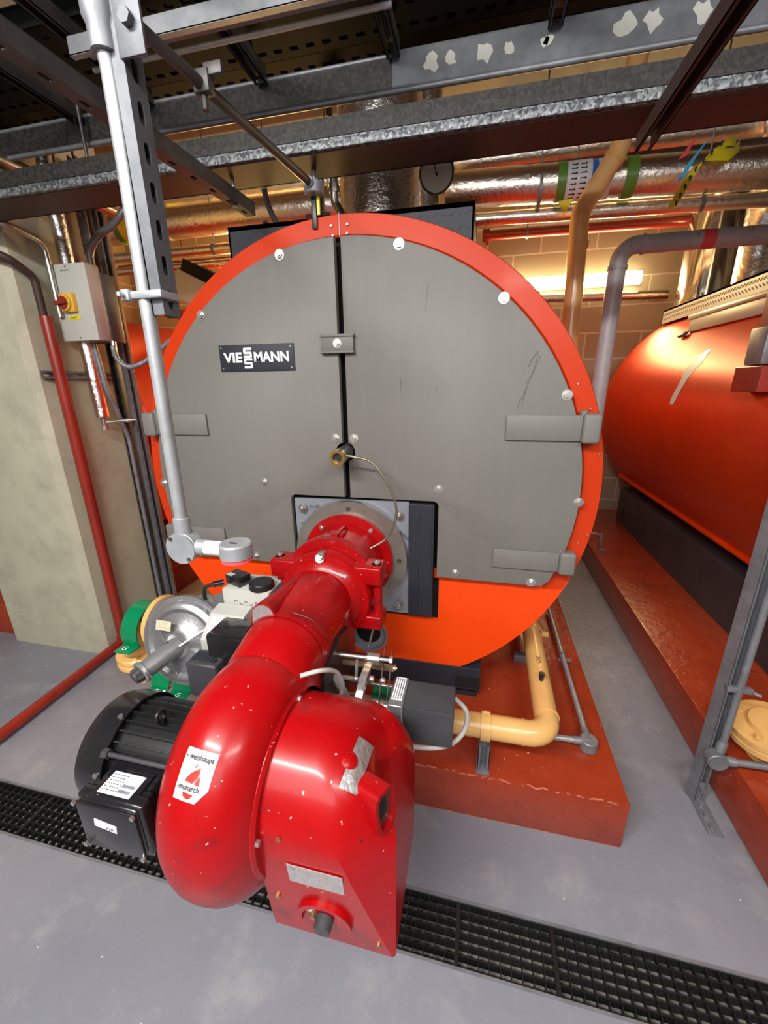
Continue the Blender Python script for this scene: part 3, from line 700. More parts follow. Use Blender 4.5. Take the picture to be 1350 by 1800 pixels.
# maker's sticker wrapped on the fan housing
SO = V(-0.520, 0.50, 0.862); SU = V(1, -0.06, -0.03); SV = V(0.03, 0.62, 0.78)
SD = V(0, 0.78, -0.62)
def mk(u_, v_): return (u_ + (1 - v_)) > 1.72
g = MB(); g.add(grid_bm(SO, SU, SV, 0.072, 0.090, 40, mk)); wrap(g.bm, bvh, SD, 0.0012)
bmesh.ops.solidify(g.bm, geom=list(g.bm.faces), thickness=0.0008)
stk = lab(g.obj('sticker', M['stickerwhite'], burner), 'white sticker with red flame, torn lower right corner')
def on(u_, v_): return SO + SU.normalized() * (u_ * .86) + SV.normalized() * (v_ * .84)
g = MB(); g.add(text_bm('- weishaupt', on(0, 0.038), SU, SV, 0.0105, bold=.012, width=0.064)); g.add(text_bm('-monarch', on(-0.007, -0.025), SU, SV, 0.0105, bold=.012, width=0.050)); wrap(g.bm, bvh, SD, 0.0036); g.obj('lettering', M['ink'], stk, smooth=0)
g = MB()
nrm = SU.normalized().cross(SV.normalized())
for poly in ([(-.020, -.013), (.001, -.015), (.009, -.004), (.012, 0.008), (.011, .020), (.003, .014), (-.008, .006), (-.016, -.004)], [(.006, -.015), (.018, -.017), (.017, -.004), (.014, 0.003)], [(-.004, .019), (.004, .028), (-.001, .018), (-.003, .016)],
             [(-.018, -.034), (.010, -.037), (.004, -.045), (-.006, -.047), (-.014, -.043)]):
    t = bmesh.new(); t.faces.new([t.verts.new(on(*p)) for p in poly]); bmesh.ops.subdivide_edges(t, edges=list(t.edges), cuts=2); g.add(t)
wrap(g.bm, bvh, SD, 0.0034); g.obj('flame_emblem', M['inkred'], stk, smooth=0)
# intake casing
XL = -0.413
prof = [(0.905, 0.40), (0.905, 0.52), (0.903, 0.66)] + [(FY + 0.188 * math.cos(math.radians(a)), FZ + 0.008 + 0.188 * math.sin(math.radians(a))) for a in range(8, 181, 8)] + [(0.528, 0.62), (0.536, 0.53), (0.545, 0.44), (0.555, 0.363)]
k = MB(); A = []; B_ = []; C1 = []; C2 = []; D_ = []
npf = len(prof)
def nrm2(i):
    a = Vector(prof[max(0, i - 1)]); c = Vector(prof[min(npf - 1, i + 1)]); t_ = (c - a).normalized(); return Vector((t_.y, -t_.x))
for i, p in enumerate(prof):
    p = Vector(p); q = nrm2(i); z = p.y
    f_ = max(0, min(1, (z - 0.363) / 0.38)) if p.x < FY else 1.0
    rho = 0.006 + 0.118 * f_
    rnd = max(0, min(1, (z - 0.66) / 0.12)) if p.x < FY else 1.0
    if p.x > 0.85: rho = 0.09
    xr_ = -0.118 - (0.075 * (max(0, z - 0.655) / 0.195) ** 1.4)
    rows = [(XL, 0)]
    for j in range(8):
        th = j / 7 * PI / 2
        rx, ri = rho * math.sin(th), rho * (1 - math.cos(th))          # quarter round
        lx, li = rho * j / 7 * 0.93, rho * j / 7 * 0.80                 # straight chamfer
        rows.append((xr_ - rho + rx * rnd + lx * (1 - rnd), ri * rnd + li * (1 - rnd)))
    L_ = []
    for x, d_ in rows:
        pp = p - q * (-d_) if q.dot(p - Vector((FY, FZ))) < 0 else p - q * d_
        L_.append(k.bm.verts.new((x, pp.x, pp.y)))
    A.append(L_)
for i in range(npf - 1):
    for j in range(len(A[0]) - 1): k.bm.faces.new((A[i][j], A[i][j + 1], A[i + 1][j + 1], A[i + 1][j]))
k.bm.faces.new([r[-1] for r in A]); k.bm.faces.new([r[0] for r in reversed(A)])
k.bm.faces.new(list(A[0]) + list(reversed(A[-1])))
bmesh.ops.recalc_face_normals(k.bm, faces=k.bm.faces)
bvh2 = BVHTree.FromBMesh(k.bm)
intake = lab(k.obj('air_intake_casing', M['red'], burner, smooth=32), 'red box-like air intake casing with sloping right side')
# rim ring between casing and housing
k = MB()
rim = [(FY + 0.203 * math.cos(math.radians(a)), FZ + 0.205 * math.sin(math.radians(a))) for a in range(0, 360, 8)]
k.lathe((0, FY, FZ), (1, 0, 0), [(-0.440, 0.215), (-0.412, 0.212), (-0.406, 0.205), (-0.406, 0.0)], 64)
lab(k.obj('intake_rim', M['red'], burner), 'round red rim joining casing and fan housing')
for a in (78, 170, 215):
    k = MB(); a = math.radians(a); k.cyl((-0.406, FY + 0.199 * math.cos(a), FZ + 0.199 * math.sin(a)), (-0.398, FY + 0.199 * math.cos(a), FZ + 0.199 * math.sin(a)), 0.0075, seg=6); k.obj('rim_bolt', M['zinc'], burner)
# dial, knob, rating plate on the casing front
fu = V(1, 0, 0); fv = V(0, -0.11, 1).normalized(); fn = fu.cross(fv)
def fo(x, z):
    hit = bvh2.ray_cast(V(x, 0.2, z), V(0, 1, 0)); return hit[0]
c0 = fo(-0.276, 0.462)
k = MB(); k.torus(c0 + fn * 0.002, fn, 0.050, 0.007, 36, 10, a0=-0.25, a1=PI + 0.25, up=fv)
u_, v_, d_ = frame(fn, fv)
k.bm.free(); k = MB()
outp = arc(0, 0, 0.064, -12, 192, 30) + list(reversed(arc(0, 0, 0.052, -12, 192, 30)))
k.plate(outp, [], c0 + fn * -.002, fu, fv, 0.012)
bmesh.ops.remove_doubles(k.bm, verts=k.bm.verts, dist=1e-5)
hood = k.obj('dial_hood', M['red'], intake)
k = MB(); k.plate(arc(0, 0.002, 0.047, 12, 168, 24) + list(reversed(arc(0, 0.002, 0.033, 12, 168, 24))), [], c0 + fn * 0.0005, fu, fv, 0.001); sc_ = k.obj('dial_scale', M['white'], intake)
k = MB()
for i in range(9):
    a = math.radians(25 + i * 16.2); p = c0 + fn * 0.002 + fu * (0.040 * math.cos(a)) + fv * (0.002 + 0.040 * math.sin(a)); r_ = (fu * math.cos(a) + fv * math.sin(a)); t_ = fn.cross(r_)
    k.plate([(-.003, -.0007), (.004, -.0007), (.004, .0007), (-.003, .0007)], [], p, r_, t_, 0.0004)
k.obj('scale_marks', M['ink'], intake, smooth=0)
k = MB(); k.cyl(c0, c0 + fn * 0.026, 0.021, 0.0195, 28, bev=0.002); k.obj('dial_knob', M['charcoal'], intake)
k = MB(); k.cyl(c0 - fu * 0.026 + fv * .012, c0 - fu * 0.026 + fv * .012 + fn * 0.012, 0.006, seg=12); k.obj('dial_pointer', M['brass'], intake)
for x, z in ((-0.331, 0.468), (-0.221, 0.445)):
    c = fo(x, z); k = MB(); k.cyl(c, c + fn * 0.005, 0.0065, 0.004, 14); k.obj('screw', M['brass'], intake)
for x, z in ((-0.155, 0.408), (-0.385, 0.50), (-0.36, 0.70)):
    c = fo(x, z); k = MB(); k.cyl(c, c + fn * 0.004, 0.006, seg=6); k.obj('screw', M['brass'], intake)
c = fo(-0.284, 0.608)
k = MB(); k.plate([(-.062, -.032), (.062, -.032), (.062, .032), (-.062, .032)], [], c + fn * .0003, fu, fv, 0.001); rp = lab(k.obj('rating_plate', M['platemetal'], intake, smooth=0), 'silver rating plate with fine print')
k = MB(); k.add(text_bm('CE', c + fn * 0.0018 - fu * 0.048 + fv * 0.021, fu, fv, 0.008))
random.seed(11)
for r_ in range(7):
    x = -0.03
    while x < 0.056:
        w_ = random.uniform(0.004, 0.013)
        if random.random() < 0.7: k.plate([(x, 0), (x + w_, 0), (x + w_, .0014), (x, .0014)], [], c + fn * 0.0014 + fv * (0.022 - r_ * 0.0075), fu, fv, 0.0002)
        x += w_ + 0.003
for r_ in range(3): k.plate([(-.05, 0), (-.036, 0), (-.036, .0012), (-.05, .0012)], [], c + fn * 0.0014 + fv * (0.010 - r_ * 0.006), fu, fv, 0.0002)
k.obj('fine_print', M['aludark'], intake, smooth=0)
# casing: side window boss, silver tape over red cap
k = MB(); wc = V(-0.166, 0.616, 0.740); wd = V(0.90, -0.42, 0.10).normalized(); wu = V(0, 0, 1)
u_, v_, d_ = frame(wd, wu)
def oval(a_, b_, n=32): return [(a_ * math.cos(2 * PI * i / n), b_ * math.sin(2 * PI * i / n)) for i in range(n)]
sq = [(math.copysign(abs(math.cos(t)) ** .55, math.cos(t)) * .032, math.copysign(abs(math.sin(t)) ** .55, math.sin(t)) * .052) for t in [2 * PI * i / 40 for i in range(40)]]
k.plate(sq, [[(x * .72, y * .8) for x, y in sq]], wc - d_ * 0.04, u_, v_, 0.062)
bs = lab(k.obj('window_boss', M['red'], intake), 'raised red window frame')
k = MB(); k.plate([(x * .75, y * .83) for x, y in sq], [], wc + d_ * 0.008, u_, v_, 0.004); k.obj('sight_glass', M['glass'], intake)
TD = V(-0.25, 0.35, -0.9); TO = V(-0.212, 0.640, 0.83)
g = MB(); g.add(grid_bm(TO, V(0.97, 0.10, -.3), V(0.10, 0.6, 0.25), 0.042, 0.115, 16)); wrap(g.bm, bvh2, TD, 0.004)
bmesh.ops.solidify(g.bm, geom=list(g.bm.faces), thickness=0.001); lab(g.obj('silver_tape', M['silvertape'], intake), 'crumpled silver tape patch')
g = MB(); h = bvh2.ray_cast(V(-0.238, 0.645, 1.1), V(0, 0, -1)); g.lathe(h[0] - h[1] * 0.003, h[1], [(0, .019), (.006, .019), (.009, .014), (.010, 0)], 28); g.obj('red_cap', M['red'], intake)

# motor: black, finned, axis across the picture
MY, MZ = 0.715, 0.628
motor = thing('electric_motor', 'black finned electric motor with smooth fan cowl on the burner left side', 'motor', (-0.82, MY, 0.5))
k = MB(); k.lathe((0, MY, MZ), (-1, 0, 0), [(0.665, 0), (0.665, 0.135), (0.69, 0.140), (0.70, 0.118), (0.90, 0.118), (0.91, 0)], 48)
k.obj('body', M['black'], motor)
for i in range(32):
    a = math.radians(i * 360 / 32 + 4)
    if 150 < math.degrees(a) < 205: continue
    k = MB() if i == 0 else k
    c_, s_ = math.cos(a), math.sin(a)
    k.box(-0.895, -0.70, MY - 0.002, MY + 0.002, MZ + 0.112, MZ + 0.134, rot=Matrix.Rotation(a - PI / 2, 3, 'X'), piv=V(-0.8, MY, MZ))
lab(k.obj('cooling_fins', M['black'], motor, smooth=0), 'row of long black fins')
k = MB(); k.lathe((0, MY, MZ), (-1, 0, 0), [(0.872, 0.140), (0.872, 0.1445), (0.93, 0.1445), (0.958, 0.138), (0.972, 0.120), (0.976, 0.09), (0.976, 0.0)], 56)
cw = lab(k.obj('fan_cowl', M['blackgloss'], motor), 'smooth glossy black fan cowl')
for a in (20, 75, 140, 250):
    k = MB(); a = math.radians(a); k.cyl((-0.885, MY - 0.144 * math.cos(a), MZ + 0.144 * math.sin(a)), (-0.885, MY - 0.148 * math.cos(a), MZ + 0.148 * math.sin(a)), 0.007, seg=12); k.obj('screw', M['steel'], cw)
k = MB(); k.cyl((-0.675, MY - .112, MZ + .100), (-0.872, MY - .112, MZ + .100), 0.006, seg=12); k.cyl((-0.855, MY - .112, MZ + .100), (-0.872, MY - .112, MZ + .100), 0.012, seg=6); k.obj('tie_rod', M['charcoal'], motor)
k = MB(); k.torus((-0.775, MY - 0.02, MZ + 0.148), (1, 0, 0), 0.014, 0.005, 20, 8); k.cyl((-0.775, MY - .02, MZ + .11), (-0.775, MY - .02, MZ + .137), 0.009, seg=12); k.obj('lifting_eye', M['black'], motor)
k = MB(); k.box(-0.850, -0.702, 0.56, 0.63, 0.56, 0.70, 0.01)
k.box(-0.858, -0.694, 0.508, 0.568, 0.558, 0.700, 0.012, seg=3); k.box(-0.866, -0.686, 0.515, 0.548, 0.552, 0.707, 0.010, seg=3)
k.box(-0.858, -0.694, 0.502, 0.512, 0.560, 0.698, 0.006)
tb = lab(k.obj('terminal_box', M['blackgloss'], motor), 'square black terminal box with white labels')
for x, z in ((-0.856, 0.697), (-0.696, 0.697), (-0.856, 0.566), (-0.696, 0.566)):
    k = MB(); k.cyl((x, 0.503, z), (x, 0.497, z), 0.006, seg=6); k.obj('screw', M['zinc'], tb)
k = MB(); k.box(-0.822, -0.728, 0.550, 0.602, 0.7005, 0.7025); k.box(-0.836, -0.714, 0.556, 0.612, 0.69, 0.7008)
k = MB(); k.box(-0.818, -0.730, 0.528, 0.582, 0.7075, 0.7085); k2 = MB(); k2.box(-0.832, -0.716, 0.520, 0.595, 0.69, 0.7076, 0.003); k2.obj('box_lid', M['blackgloss'], tb)
rl = lab(k.obj('rating_label', M['label'], tb, smooth=0), 'white printed label with bar codes')
k = MB(); random.seed(5)
for r_ in range(6):
    x = -0.814
    while x < -0.776:
        w_ = random.uniform(.002, .007); k.box(x, x + w_, 0.574 - r_ * .0075, 0.5755 - r_ * .0075, 0.7085, 0.7089); x += w_ + .003
for y0 in (0.536, 0.549):
    x = -0.770
    while x < -0.738:
        w_ = random.uniform(.0006, .002); k.box(x, x + w_, y0, y0 + .007, 0.7085, 0.7089); x += w_ + .0012
k.obj('fine_print', M['ink'], tb, smooth=0)
rm = Matrix.Rotation(0.16, 3, 'Y')
k = MB(); k.box(-0.812, -0.752, 0.5008, 0.502, 0.634, 0.656, rot=rm); wl = lab(k.obj('white_label', M['white'], tb, smooth=0), 'white sticker with handwritten b20')
text('b20', (-0.770, 0.5002, 0.6405), V(1, 0, -0.16), V(0.16, 0, 1), 0.009, M['ink'], tb, 'handwriting', shear=0.2)

# ------------------------------------------------------------------ actuator and linkage at the burner's right side
srv = thing('damper_actuator', 'boxy charcoal damper actuator with grey cast end and rating label', 'actuator', (-0.127, 1.02, 0.55))
k = MB(); k.box(-0.178, -0.028, 0.965, 1.085, 0.550, 0.676, 0.003); k.box(-0.140, -0.03, 0.9635, 0.967, 0.648, 0.652); k.box(-0.140, -0.03, 0.9625, 0.967, 0.661, 0.664)
k.box(-0.140, -0.03, 0.968, 0.971, 0.675, 0.6775)
sb = k.obj('cover', M['charcoal'], srv)
k = MB(); k.box(-0.226, -0.178, 0.960, 1.090, 0.546, 0.680, 0.006, seg=3); k.obj('cast_end', M['alucast'], srv)
k = MB(); k.box(-0.218, -0.186, 0.985, 1.085, 0.680, 0.6812); sl = k.obj('rating_label', M['white'], srv, smooth=0)
k = MB(); random.seed(2)
for c_ in range(4):
    y = 0.99
    while y < 1.078:
        w_ = random.uniform(.001, .006); k.box(-0.214 + c_ * .007, -0.2105 + c_ * .007, y, y + w_, 0.6811, 0.6816); y += w_ + .002
k.obj('fine_print', M['ink'], sl, smooth=0)
k = MB(); k.cyl((-0.226, 1.02, 0.615), (-0.262, 1.02, 0.615), 0.018, seg=20); k.cyl((-0.226, 1.06, 0.66), (-0.40, 1.06, 0.66), 0.006, seg=12); k.obj('output_shaft', M['steel'], srv)

lk = thing('air_gas_linkage', 'rods, cam and levers between burner duct and actuator', 'linkage', (-0.33, 1.02, 0.6))
k = MB(); k.plate([(0.885, 0.62), (1.10, 0.56), (1.14, 0.70), (1.14, 0.815), (1.05, 0.835), (0.90, 0.80)], [], (-0.408, 0, 0), (0, 1, 0), (0, 0, 1), 0.012)
bp = k.obj('back_plate', M['black'], lk, smooth=0)
k = MB(); k.cyl((-0.412, 1.03, 0.780), (-0.225, 1.03, 0.785), 0.0065, seg=16); k.cyl((-0.300, 1.03, 0.783), (-0.262, 1.03, 0.784), 0.017, seg=24); k.cyl((-0.412, 1.03, 0.780), (-0.40, 1.03, 0.780), 0.011, seg=6); k.cyl((-0.232, 1.03, .785), (-0.222, 1.03, .785), 0.011, seg=6); k.obj('chrome_rod', M['zinc'], lk)
k = MB(); k.box(-0.412, -0.225, 1.055, 1.063, 0.722, 0.744, 0.001); k.hexbolt((-0.225, 1.059, 0.735), (1, 0, 0), 0.008); lab(k.obj('flat_bar', M['copper'], lk), 'flat yellow-zinc bar')
k = MB()
cam_o = [(1.03 + .115 * math.cos(math.radians(a)), 0.615 + .115 * math.sin(math.radians(a))) for a in range(75, 215, 7)]
cam_i = [(1.03 + .088 * math.cos(math.radians(a)), 0.615 + .088 * math.sin(math.radians(a))) for a in range(214, 74, -7)]
hl = [[(1.03 + .1015 * math.cos(math.radians(a)) + x, 0.615 + .1015 * math.sin(math.radians(a)) + y) for x, y in oval(.006, .006, 10)] for a in (120, 145, 168, 192)]
k.plate(cam_o + cam_i, hl, (-0.322, 0, 0), (0, 1, 0), (0, 0, 1), 0.022)
k.cyl((-0.405, 1.03, 0.615), (-0.262, 1.03, 0.615), 0.011, seg=16); k.obj('cam_band', M['alu'], lk)
k = MB()
for a in (120, 145, 168, 192):
    a = math.radians(a); c_ = V(-0.3, 1.03 + .115 * math.cos(a), .615 + .115 * math.sin(a)); k.cyl(c_ - V(.0, 0, 0), c_ + V(0, .004 * math.cos(a), .004 * math.sin(a)), 0.006, seg=12)
k.obj('cam_screws', M['steel'], lk)
def bar(k, p, q, w_, t_, n=(1, 0, 0)):
    p = Vector(p); q = Vector(q); n = Vector(n); d = (q - p).normalized(); s_ = n.cross(d).normalized(); L = (q - p).length
    k.plate([(0, -w_ / 2)] + [(L, -w_ / 2), (L, w_ / 2), (0, w_ / 2)], [], p, d, s_, t_)
k = MB(); bar(k, (-0.258, 1.08, 0.80), (-0.258, 0.965, 0.632), 0.011, 0.003); bar(k, (-0.236, 1.09, 0.78), (-0.236, 1.00, 0.66), 0.010, 0.003); lab(k.obj('lever_arm', M['brownsteel'], lk), 'thin brownish lever arms')
k = MB(); bar(k, (-0.408, 0.985, 0.745), (-0.330, 0.945, 0.655), 0.026, 0.008, (0.4, 0, 1)); bar(k, (-0.408, 1.02, 0.70), (-0.31, 1.02, 0.70), 0.014, 0.006, (0, 0, 1)); k.obj('cast_arm', M['alu'], lk)
k = MB()
for p in ((-0.262, 0.968, 0.640), (-0.285, 1.01, 0.722), (-0.25, 1.01, 0.722), (-0.34, 1.02, 0.705), (-0.275, 0.93, 0.61), (-0.262, 0.945, 0.610)):
    k.lathe(V(*p) - V(.009, 0, 0), (1, 0, 0), [(0, 0), (0.001, .006), (.006, .0095), (.012, .0095), (.017, .006), (.018, 0)], 14)
k.cyl((-0.262, .945, .61), (-0.262, .935, .52), .006, seg=10); k.cyl((-0.34, 1.02, .705), (-0.34, 1.04, .765), .005, seg=10)
k.obj('ball_joint', M['zinc'], lk)
tag(MB().tube([(-0.418, 0.80, 0.880), (-0.37, 0.825, 0.885), (-0.350, 0.88, 0.84), (-0.350, 0.925, 0.76), (-0.37, 0.945, 0.69), (-0.40, 0.96, 0.63)], 0.0062, 12, smooth=8).obj('cable', M['cable']), 'pale grey cable looping from the red casing beside the linkage', 'cable')
tag(MB().tube([(-0.405, 0.97, 0.575), (-0.31, 0.975, 0.535), (-0.22, 0.98, 0.517), (-0.12, 0.985, 0.512), (-0.04, 1.0, 0.525), (0.005, 1.04, 0.55), (0.01, 1.10, 0.57), (-0.03, 1.12, 0.60)], 0.008, 12, smooth=8).obj('cable', M['cable']), 'beige cable slung under the charcoal actuator', 'cable')
tag(MB().tube([(-0.487, 1.455, 1.342), (-0.455, 1.455, 1.338), (-0.39, 1.46, 1.318), (-0.33, 1.46, 1.24), (-0.295, 1.46, 1.13), (-0.33, 1.46, 1.025), (-0.40, 1.44, 0.975), (-0.432, 1.42, 0.955)], 0.0045, 12, smooth=10).obj('air_line', M['bronze']), 'thin bent metal tube from sight tube down to the red neck', 'tube')
tag(MB().tube([(-0.355, 1.36, 0.735), (-0.385, 1.35, 0.602), (-0.405, 1.34, 0.50), (-0.41, 1.30, 0.42)], 0.0045, 10, smooth=5).obj('impulse_tube', M['steel']), 'thin steel tube dropping past the round port below the burner', 'tube')

# ------------------------------------------------------------------ gas pipe and valves
def pipe(name, pts, r, m, label, cat='pipe', R=None, group=None, seg=24, bands=None, bandm=None):
    b = MB(); p = elbow(pts, R if R else r * 1.6, 10) if len(pts) > 2 else pts
    b.tube(p, r, seg); o = b.obj(name, m)
    return tag(o, label, cat, group)
gp = pipe('gas_pipe', [(-1.36, 1.235, 0.385), (0.305, 1.245, 0.385), (0.325, 2.55, 0.385), (0.56, 3.15, 0.385)], 0.044, M['gas'], 'ochre yellow gas pipe running over the red plinth to the burner', R=0.075)
for q in (((0.212, 1.245, .385), (0.218, 1.245, .385)), ((0.3085, 1.33, .385), (0.3085, 1.336, .385)), ((.318, 2.05, .385), (.318, 2.062, .385))):
    k = MB(); k.ring(q[0], q[1], 0.0458, 0.04, 28); k.obj('weld_bead', M['gas'], gp)
text('GAS', (0.312, 1.62, 0.4295), (0.02, 1, 0), (-1, 0, 0), 0.018, M['ink'], gp)
text('GAS', (0.286, 1.60, 0.420), (0.02, 1, 0), (-.8, 0, -.6), 0.016, M['ink'], gp)
k = MB(); k.cyl((0.305, 1.49, 0.425), (0.305, 1.49, 0.45), 0.009, seg=12); k.cyl((0.305, 1.49, 0.45), (0.305, 1.49, 0.462), 0.012, seg=6); lab(k.obj('test_nipple', M['black'], gp), 'small black test point')
# clamps
def clamp(x, y, along, label):
    t = thing('pipe_clamp', label, 'clamp', (x, y, 0.211), 'clamps holding the gas pipe')
    k = MB()
    if along == 'x':
        k.ring((x - .017, y, .385), (x + .017, y, .385), .052, .0442, 32); k.box(x - .014, x + .014, y - .003, y + .003, .43, .452, .002); k.box(x - .014, x + .014, y - .003, y + .003, .318, .340); k.cyl((x, y - .012, .44), (x, y + .012, .44), .007, seg=6)
        k.obj('band', M['gas'], t)
        k = strut((x, y - .001, .211), (x, y - .001, .332), (0, -1, 0), 0.042, slots=False); k.box(x - .024, x + .024, y - .055, y + .01, .211, .217, .001); k.obj('bracket', M['galv'], t)
    else:
        k.ring((x, y - .014, .385), (x, y + .014, .385), .0475, .0442, 32); k.box(x + .040, x + .075, y - .010, y + .010, .375, .395, .002); k.obj('band', M['gas'], t)
        k = MB(); k.box(x - .08, x + .08, y - .02, y + .02, .211, .252, .002); k.box(x - .02, x + .02, y - .015, y + .015, .25, .34, .002); k.obj('bracket', M['galv'], t)
clamp(0.082, 1.243, 'x', 'ochre pipe clamp on a grey bracket at the front of the plinth')
clamp(0.321, 1.90, 'y', 'grey block clamp under the gas pipe beside the orange boiler')
def valve(x, label):
    t = thing('gas_valve', label, 'valve', (x, 1.24, 0.30), 'green shrouded gas valves')
    k = MB(); k.lathe((x - 0.045, 1.24, 0.385), (1, 0, 0), [(0, .045), (0, .068), (.010, .068), (.012, .05), (.078, .05), (.080, .068), (.09, .068), (.09, .045)], 32); k.obj('body', M['gas'], t)
    k = MB()
    a0, a1 = -25, 150
    for s in range(1):
        o_ = [(1.24 - .098 * math.cos(math.radians(a)), .385 + .095 * math.sin(math.radians(a))) for a in range(8, 121, 8)]
        i_ = [(1.24 - .094 * math.cos(math.radians(a)), .385 + .091 * math.sin(math.radians(a))) for a in range(120, 7, -8)]
        k.plate(o_ + i_, [], (x - .043, 0, 0), (0, 1, 0), (0, 0, 1), 0.086)
    k.box(x - .043, x + .043, 1.24 - .140, 1.24 - .088, .396, .401, .001)
    k.obj('green_shroud', M['green'], t)
    text('G', (x, 1.24 - .120, .4012), (1, 0, 0), (0, 1, 0), 0.022, M['white'], t)
valve(-1.245, 'leftmost green-shrouded valve under the gas regulator'); valve(-1.140, 'middle green-shrouded valve under the gas regulator'); valve(-1.005, 'green-shrouded valve under the regulator nearest the red burner')
valve(-0.30, 'green-shrouded valve behind the linkage right of the red burner')
# regulator
rg = thing('gas_regulator', 'round silver gas regulator with projecting spring tube and black knob', 'regulator', (-1.05, 1.15, 0.53))
RX, RZ = -1.015, 0.705; rd = V(0.10, -1, 0.26).normalized()
ro = V(RX, 1.085, RZ)
k = MB(); k.lathe(ro, rd, [(-0.07, 0), (-0.07, 0.06), (-0.03, 0.13), (-0.014, 0.150), (-0.014, 0.168), (0.006, 0.168), (0.007, 0.150), (0.024, 0.146), (0.032, 0.136), (0.034, 0.126), (0.026, 0.112), (0.030, 0.09), (0.044, 0.055), (0.056, 0.045), (0.056, 0)], 64)
ru, rv, _ = frame(rd)
for a in range(0, 360, 45):
    a = math.radians(a + 10); c_ = ro + ru * (.146 * math.cos(a)) + rv * (.146 * math.sin(a)); k.cyl(c_, c_ + rd * .02, .008, seg=6)
for a in (35, 150, 265):
    a = math.radians(a); e = ru * math.cos(a) + rv * math.sin(a); s_ = rd.cross(e)
    k.plate([(.03, .0), (.125, 0.0), (.03, .05)], [], ro + rd * .035 - s_ * .003, e, rd, .006)
rc = k.obj('diaphragm_case', M['alucast'], rg)
td = V(-0.38, -1, -0.22).normalized(); tdo = ro + rd * 0.04
k = MB(); k.cyl(tdo, tdo + td * 0.135, 0.034, 0.032, 32)
k.obj('spring_tube', M['aludark'], rg)
k = MB(); k.cyl(tdo + td * .130, tdo + td * .145, 0.040, 0.040, 32, bev=.003); k.obj('lock_ring', M['alu'], rg)
k = MB(); k.cyl(tdo + td * .145, tdo + td * .170, 0.024, 0.021, 24, bev=.002); tu, tv, _ = frame(td)
for a in range(0, 360, 45):
    a = math.radians(a); k.cyl(tdo + td * .145 + (tu * math.cos(a) + tv * math.sin(a)) * .023, tdo + td * .164 + (tu * math.cos(a) + tv * math.sin(a)) * .021, .0055, seg=8)
k.obj('adjuster_knob', M['charcoal'], rg)
k = MB(); c_ = ro + ru * 0.075 - rv * 0.045; k.cyl(c_ + rd * .03, c_ + rd * .085, .014, seg=20); k.cyl(c_ + rd * .085, c_ + rd * .092, .017, seg=6); k.obj('vent_plug', M['alu'], rg)
k = MB(); k.plate([(-.028, -.018), (.028, -.018), (.028, .018), (-.028, .018)], [], ro + rd * .050 + V(-.045, 0, .075), V(.99, .1, -.1), V(.1, .25, 1), .001)
lab(k.obj('paper_label', M['cream'], rg, smooth=0), 'small cream label')
k = MB(); k.lathe((-1.05, 1.24, 0.70), (0, 0, 1), [(-.11, 0), (-.11, .05), (-.06, .075), (0, .09), (.05, .075), (.085, .04), (.085, 0)], 36)
k.cyl((-1.22, 1.24, .66), (-.9, 1.24, .70), .06, seg=32); k.lathe((-1.245, 1.24, .655), (1, 0, 0), [(0, 0), (0, .105), (.018, .105), (.02, .06)], 40)
k.lathe((-0.985, 1.27, .745), (0.2, -.5, 1), [(0, .05), (.02, .052), (.022, .048), (.022, 0)], 28); k.cyl((-1.12, 1.20, .73), (-1.09, 1.16, .79), .02, seg=6)
k.obj('valve_body', M['alu'], rg)
for a in (20, 110, 200, 290):
    k = MB(); a = math.radians(a); c_ = V(-1.225, 1.24 + .085 * math.cos(a), .655 + .085 * math.sin(a)); k.cyl(c_, c_ + V(.03, 0, 0), .012, seg=6); k.obj('flange_bolt', M['steel'], rg)
ff = thing('pipe_flange', 'upright ochre flange left of the silver regulator under a green shroud', 'flange', (-1.28, 1.24, 0.54), 'ochre pipe flanges')
k = MB(); k.cyl((-1.268, 1.24, .655), (-1.246, 1.24, .655), .112, seg=48, bev=.003); k.cyl((-1.33, 1.24, .655), (-1.26, 1.24, .655), .06, seg=28); k.obj('flange_disc', M['gas'], ff)
k = MB()
o_ = [(1.24 - .105 * math.cos(math.radians(a)), .63 + .105 * math.sin(math.radians(a))) for a in range(-20, 115, 8)]
i_ = [(1.24 - .100 * math.cos(math.radians(a)), .63 + .100 * math.sin(math.radians(a))) for a in range(108, -21, -8)]
k.plate(o_ + i_, [], (-1.375, 0, 0), (0, 1, 0), (0, 0, 1), 0.075); k.box(-1.375, -1.30, 1.24 - .15, 1.24 - .09, .590, .596, .001)
for i in range(3): k.cyl((-1.355 + i * .02, 1.20, .70), (-1.352 + i * .02, 1.20, .60), .016, seg=12)
k.obj('green_shroud', M['green'], ff)
text('G', (-1.345, 1.24 - .125, .5965), (1, 0, 0), (0, 1, 0), .024, M['white'], ff)
ff = thing('pipe_flange', 'pair of flat ochre flanges left of the regulator, above the grey floor', 'flange', (-1.37, 1.20, 0.47), 'ochre pipe flanges')
k = MB()
for z in (.475, .505): k.cyl((-1.37, 1.205, z), (-1.37, 1.205, z + .022), .092, seg=48, bev=.003)
k.cyl((-1.37, 1.205, .385), (-1.37, 1.205, .64), .045, seg=28); k.tube(elbow([(-1.37, 1.205, .56), (-1.37, 1.205, .655), (-1.26, 1.24, .655)], .05), .045, 20)
k.obj('flange_pair', M['gas'], ff)
for a in (30, 120, 210, 300):
    k = MB(); a = math.radians(a); k.cyl((-1.37 + .07 * math.cos(a), 1.205 + .07 * math.sin(a), .527), (-1.37 + .07 * math.cos(a), 1.205 + .07 * math.sin(a), .537), .011, seg=6); k.obj('bolt', M['gas'], ff)
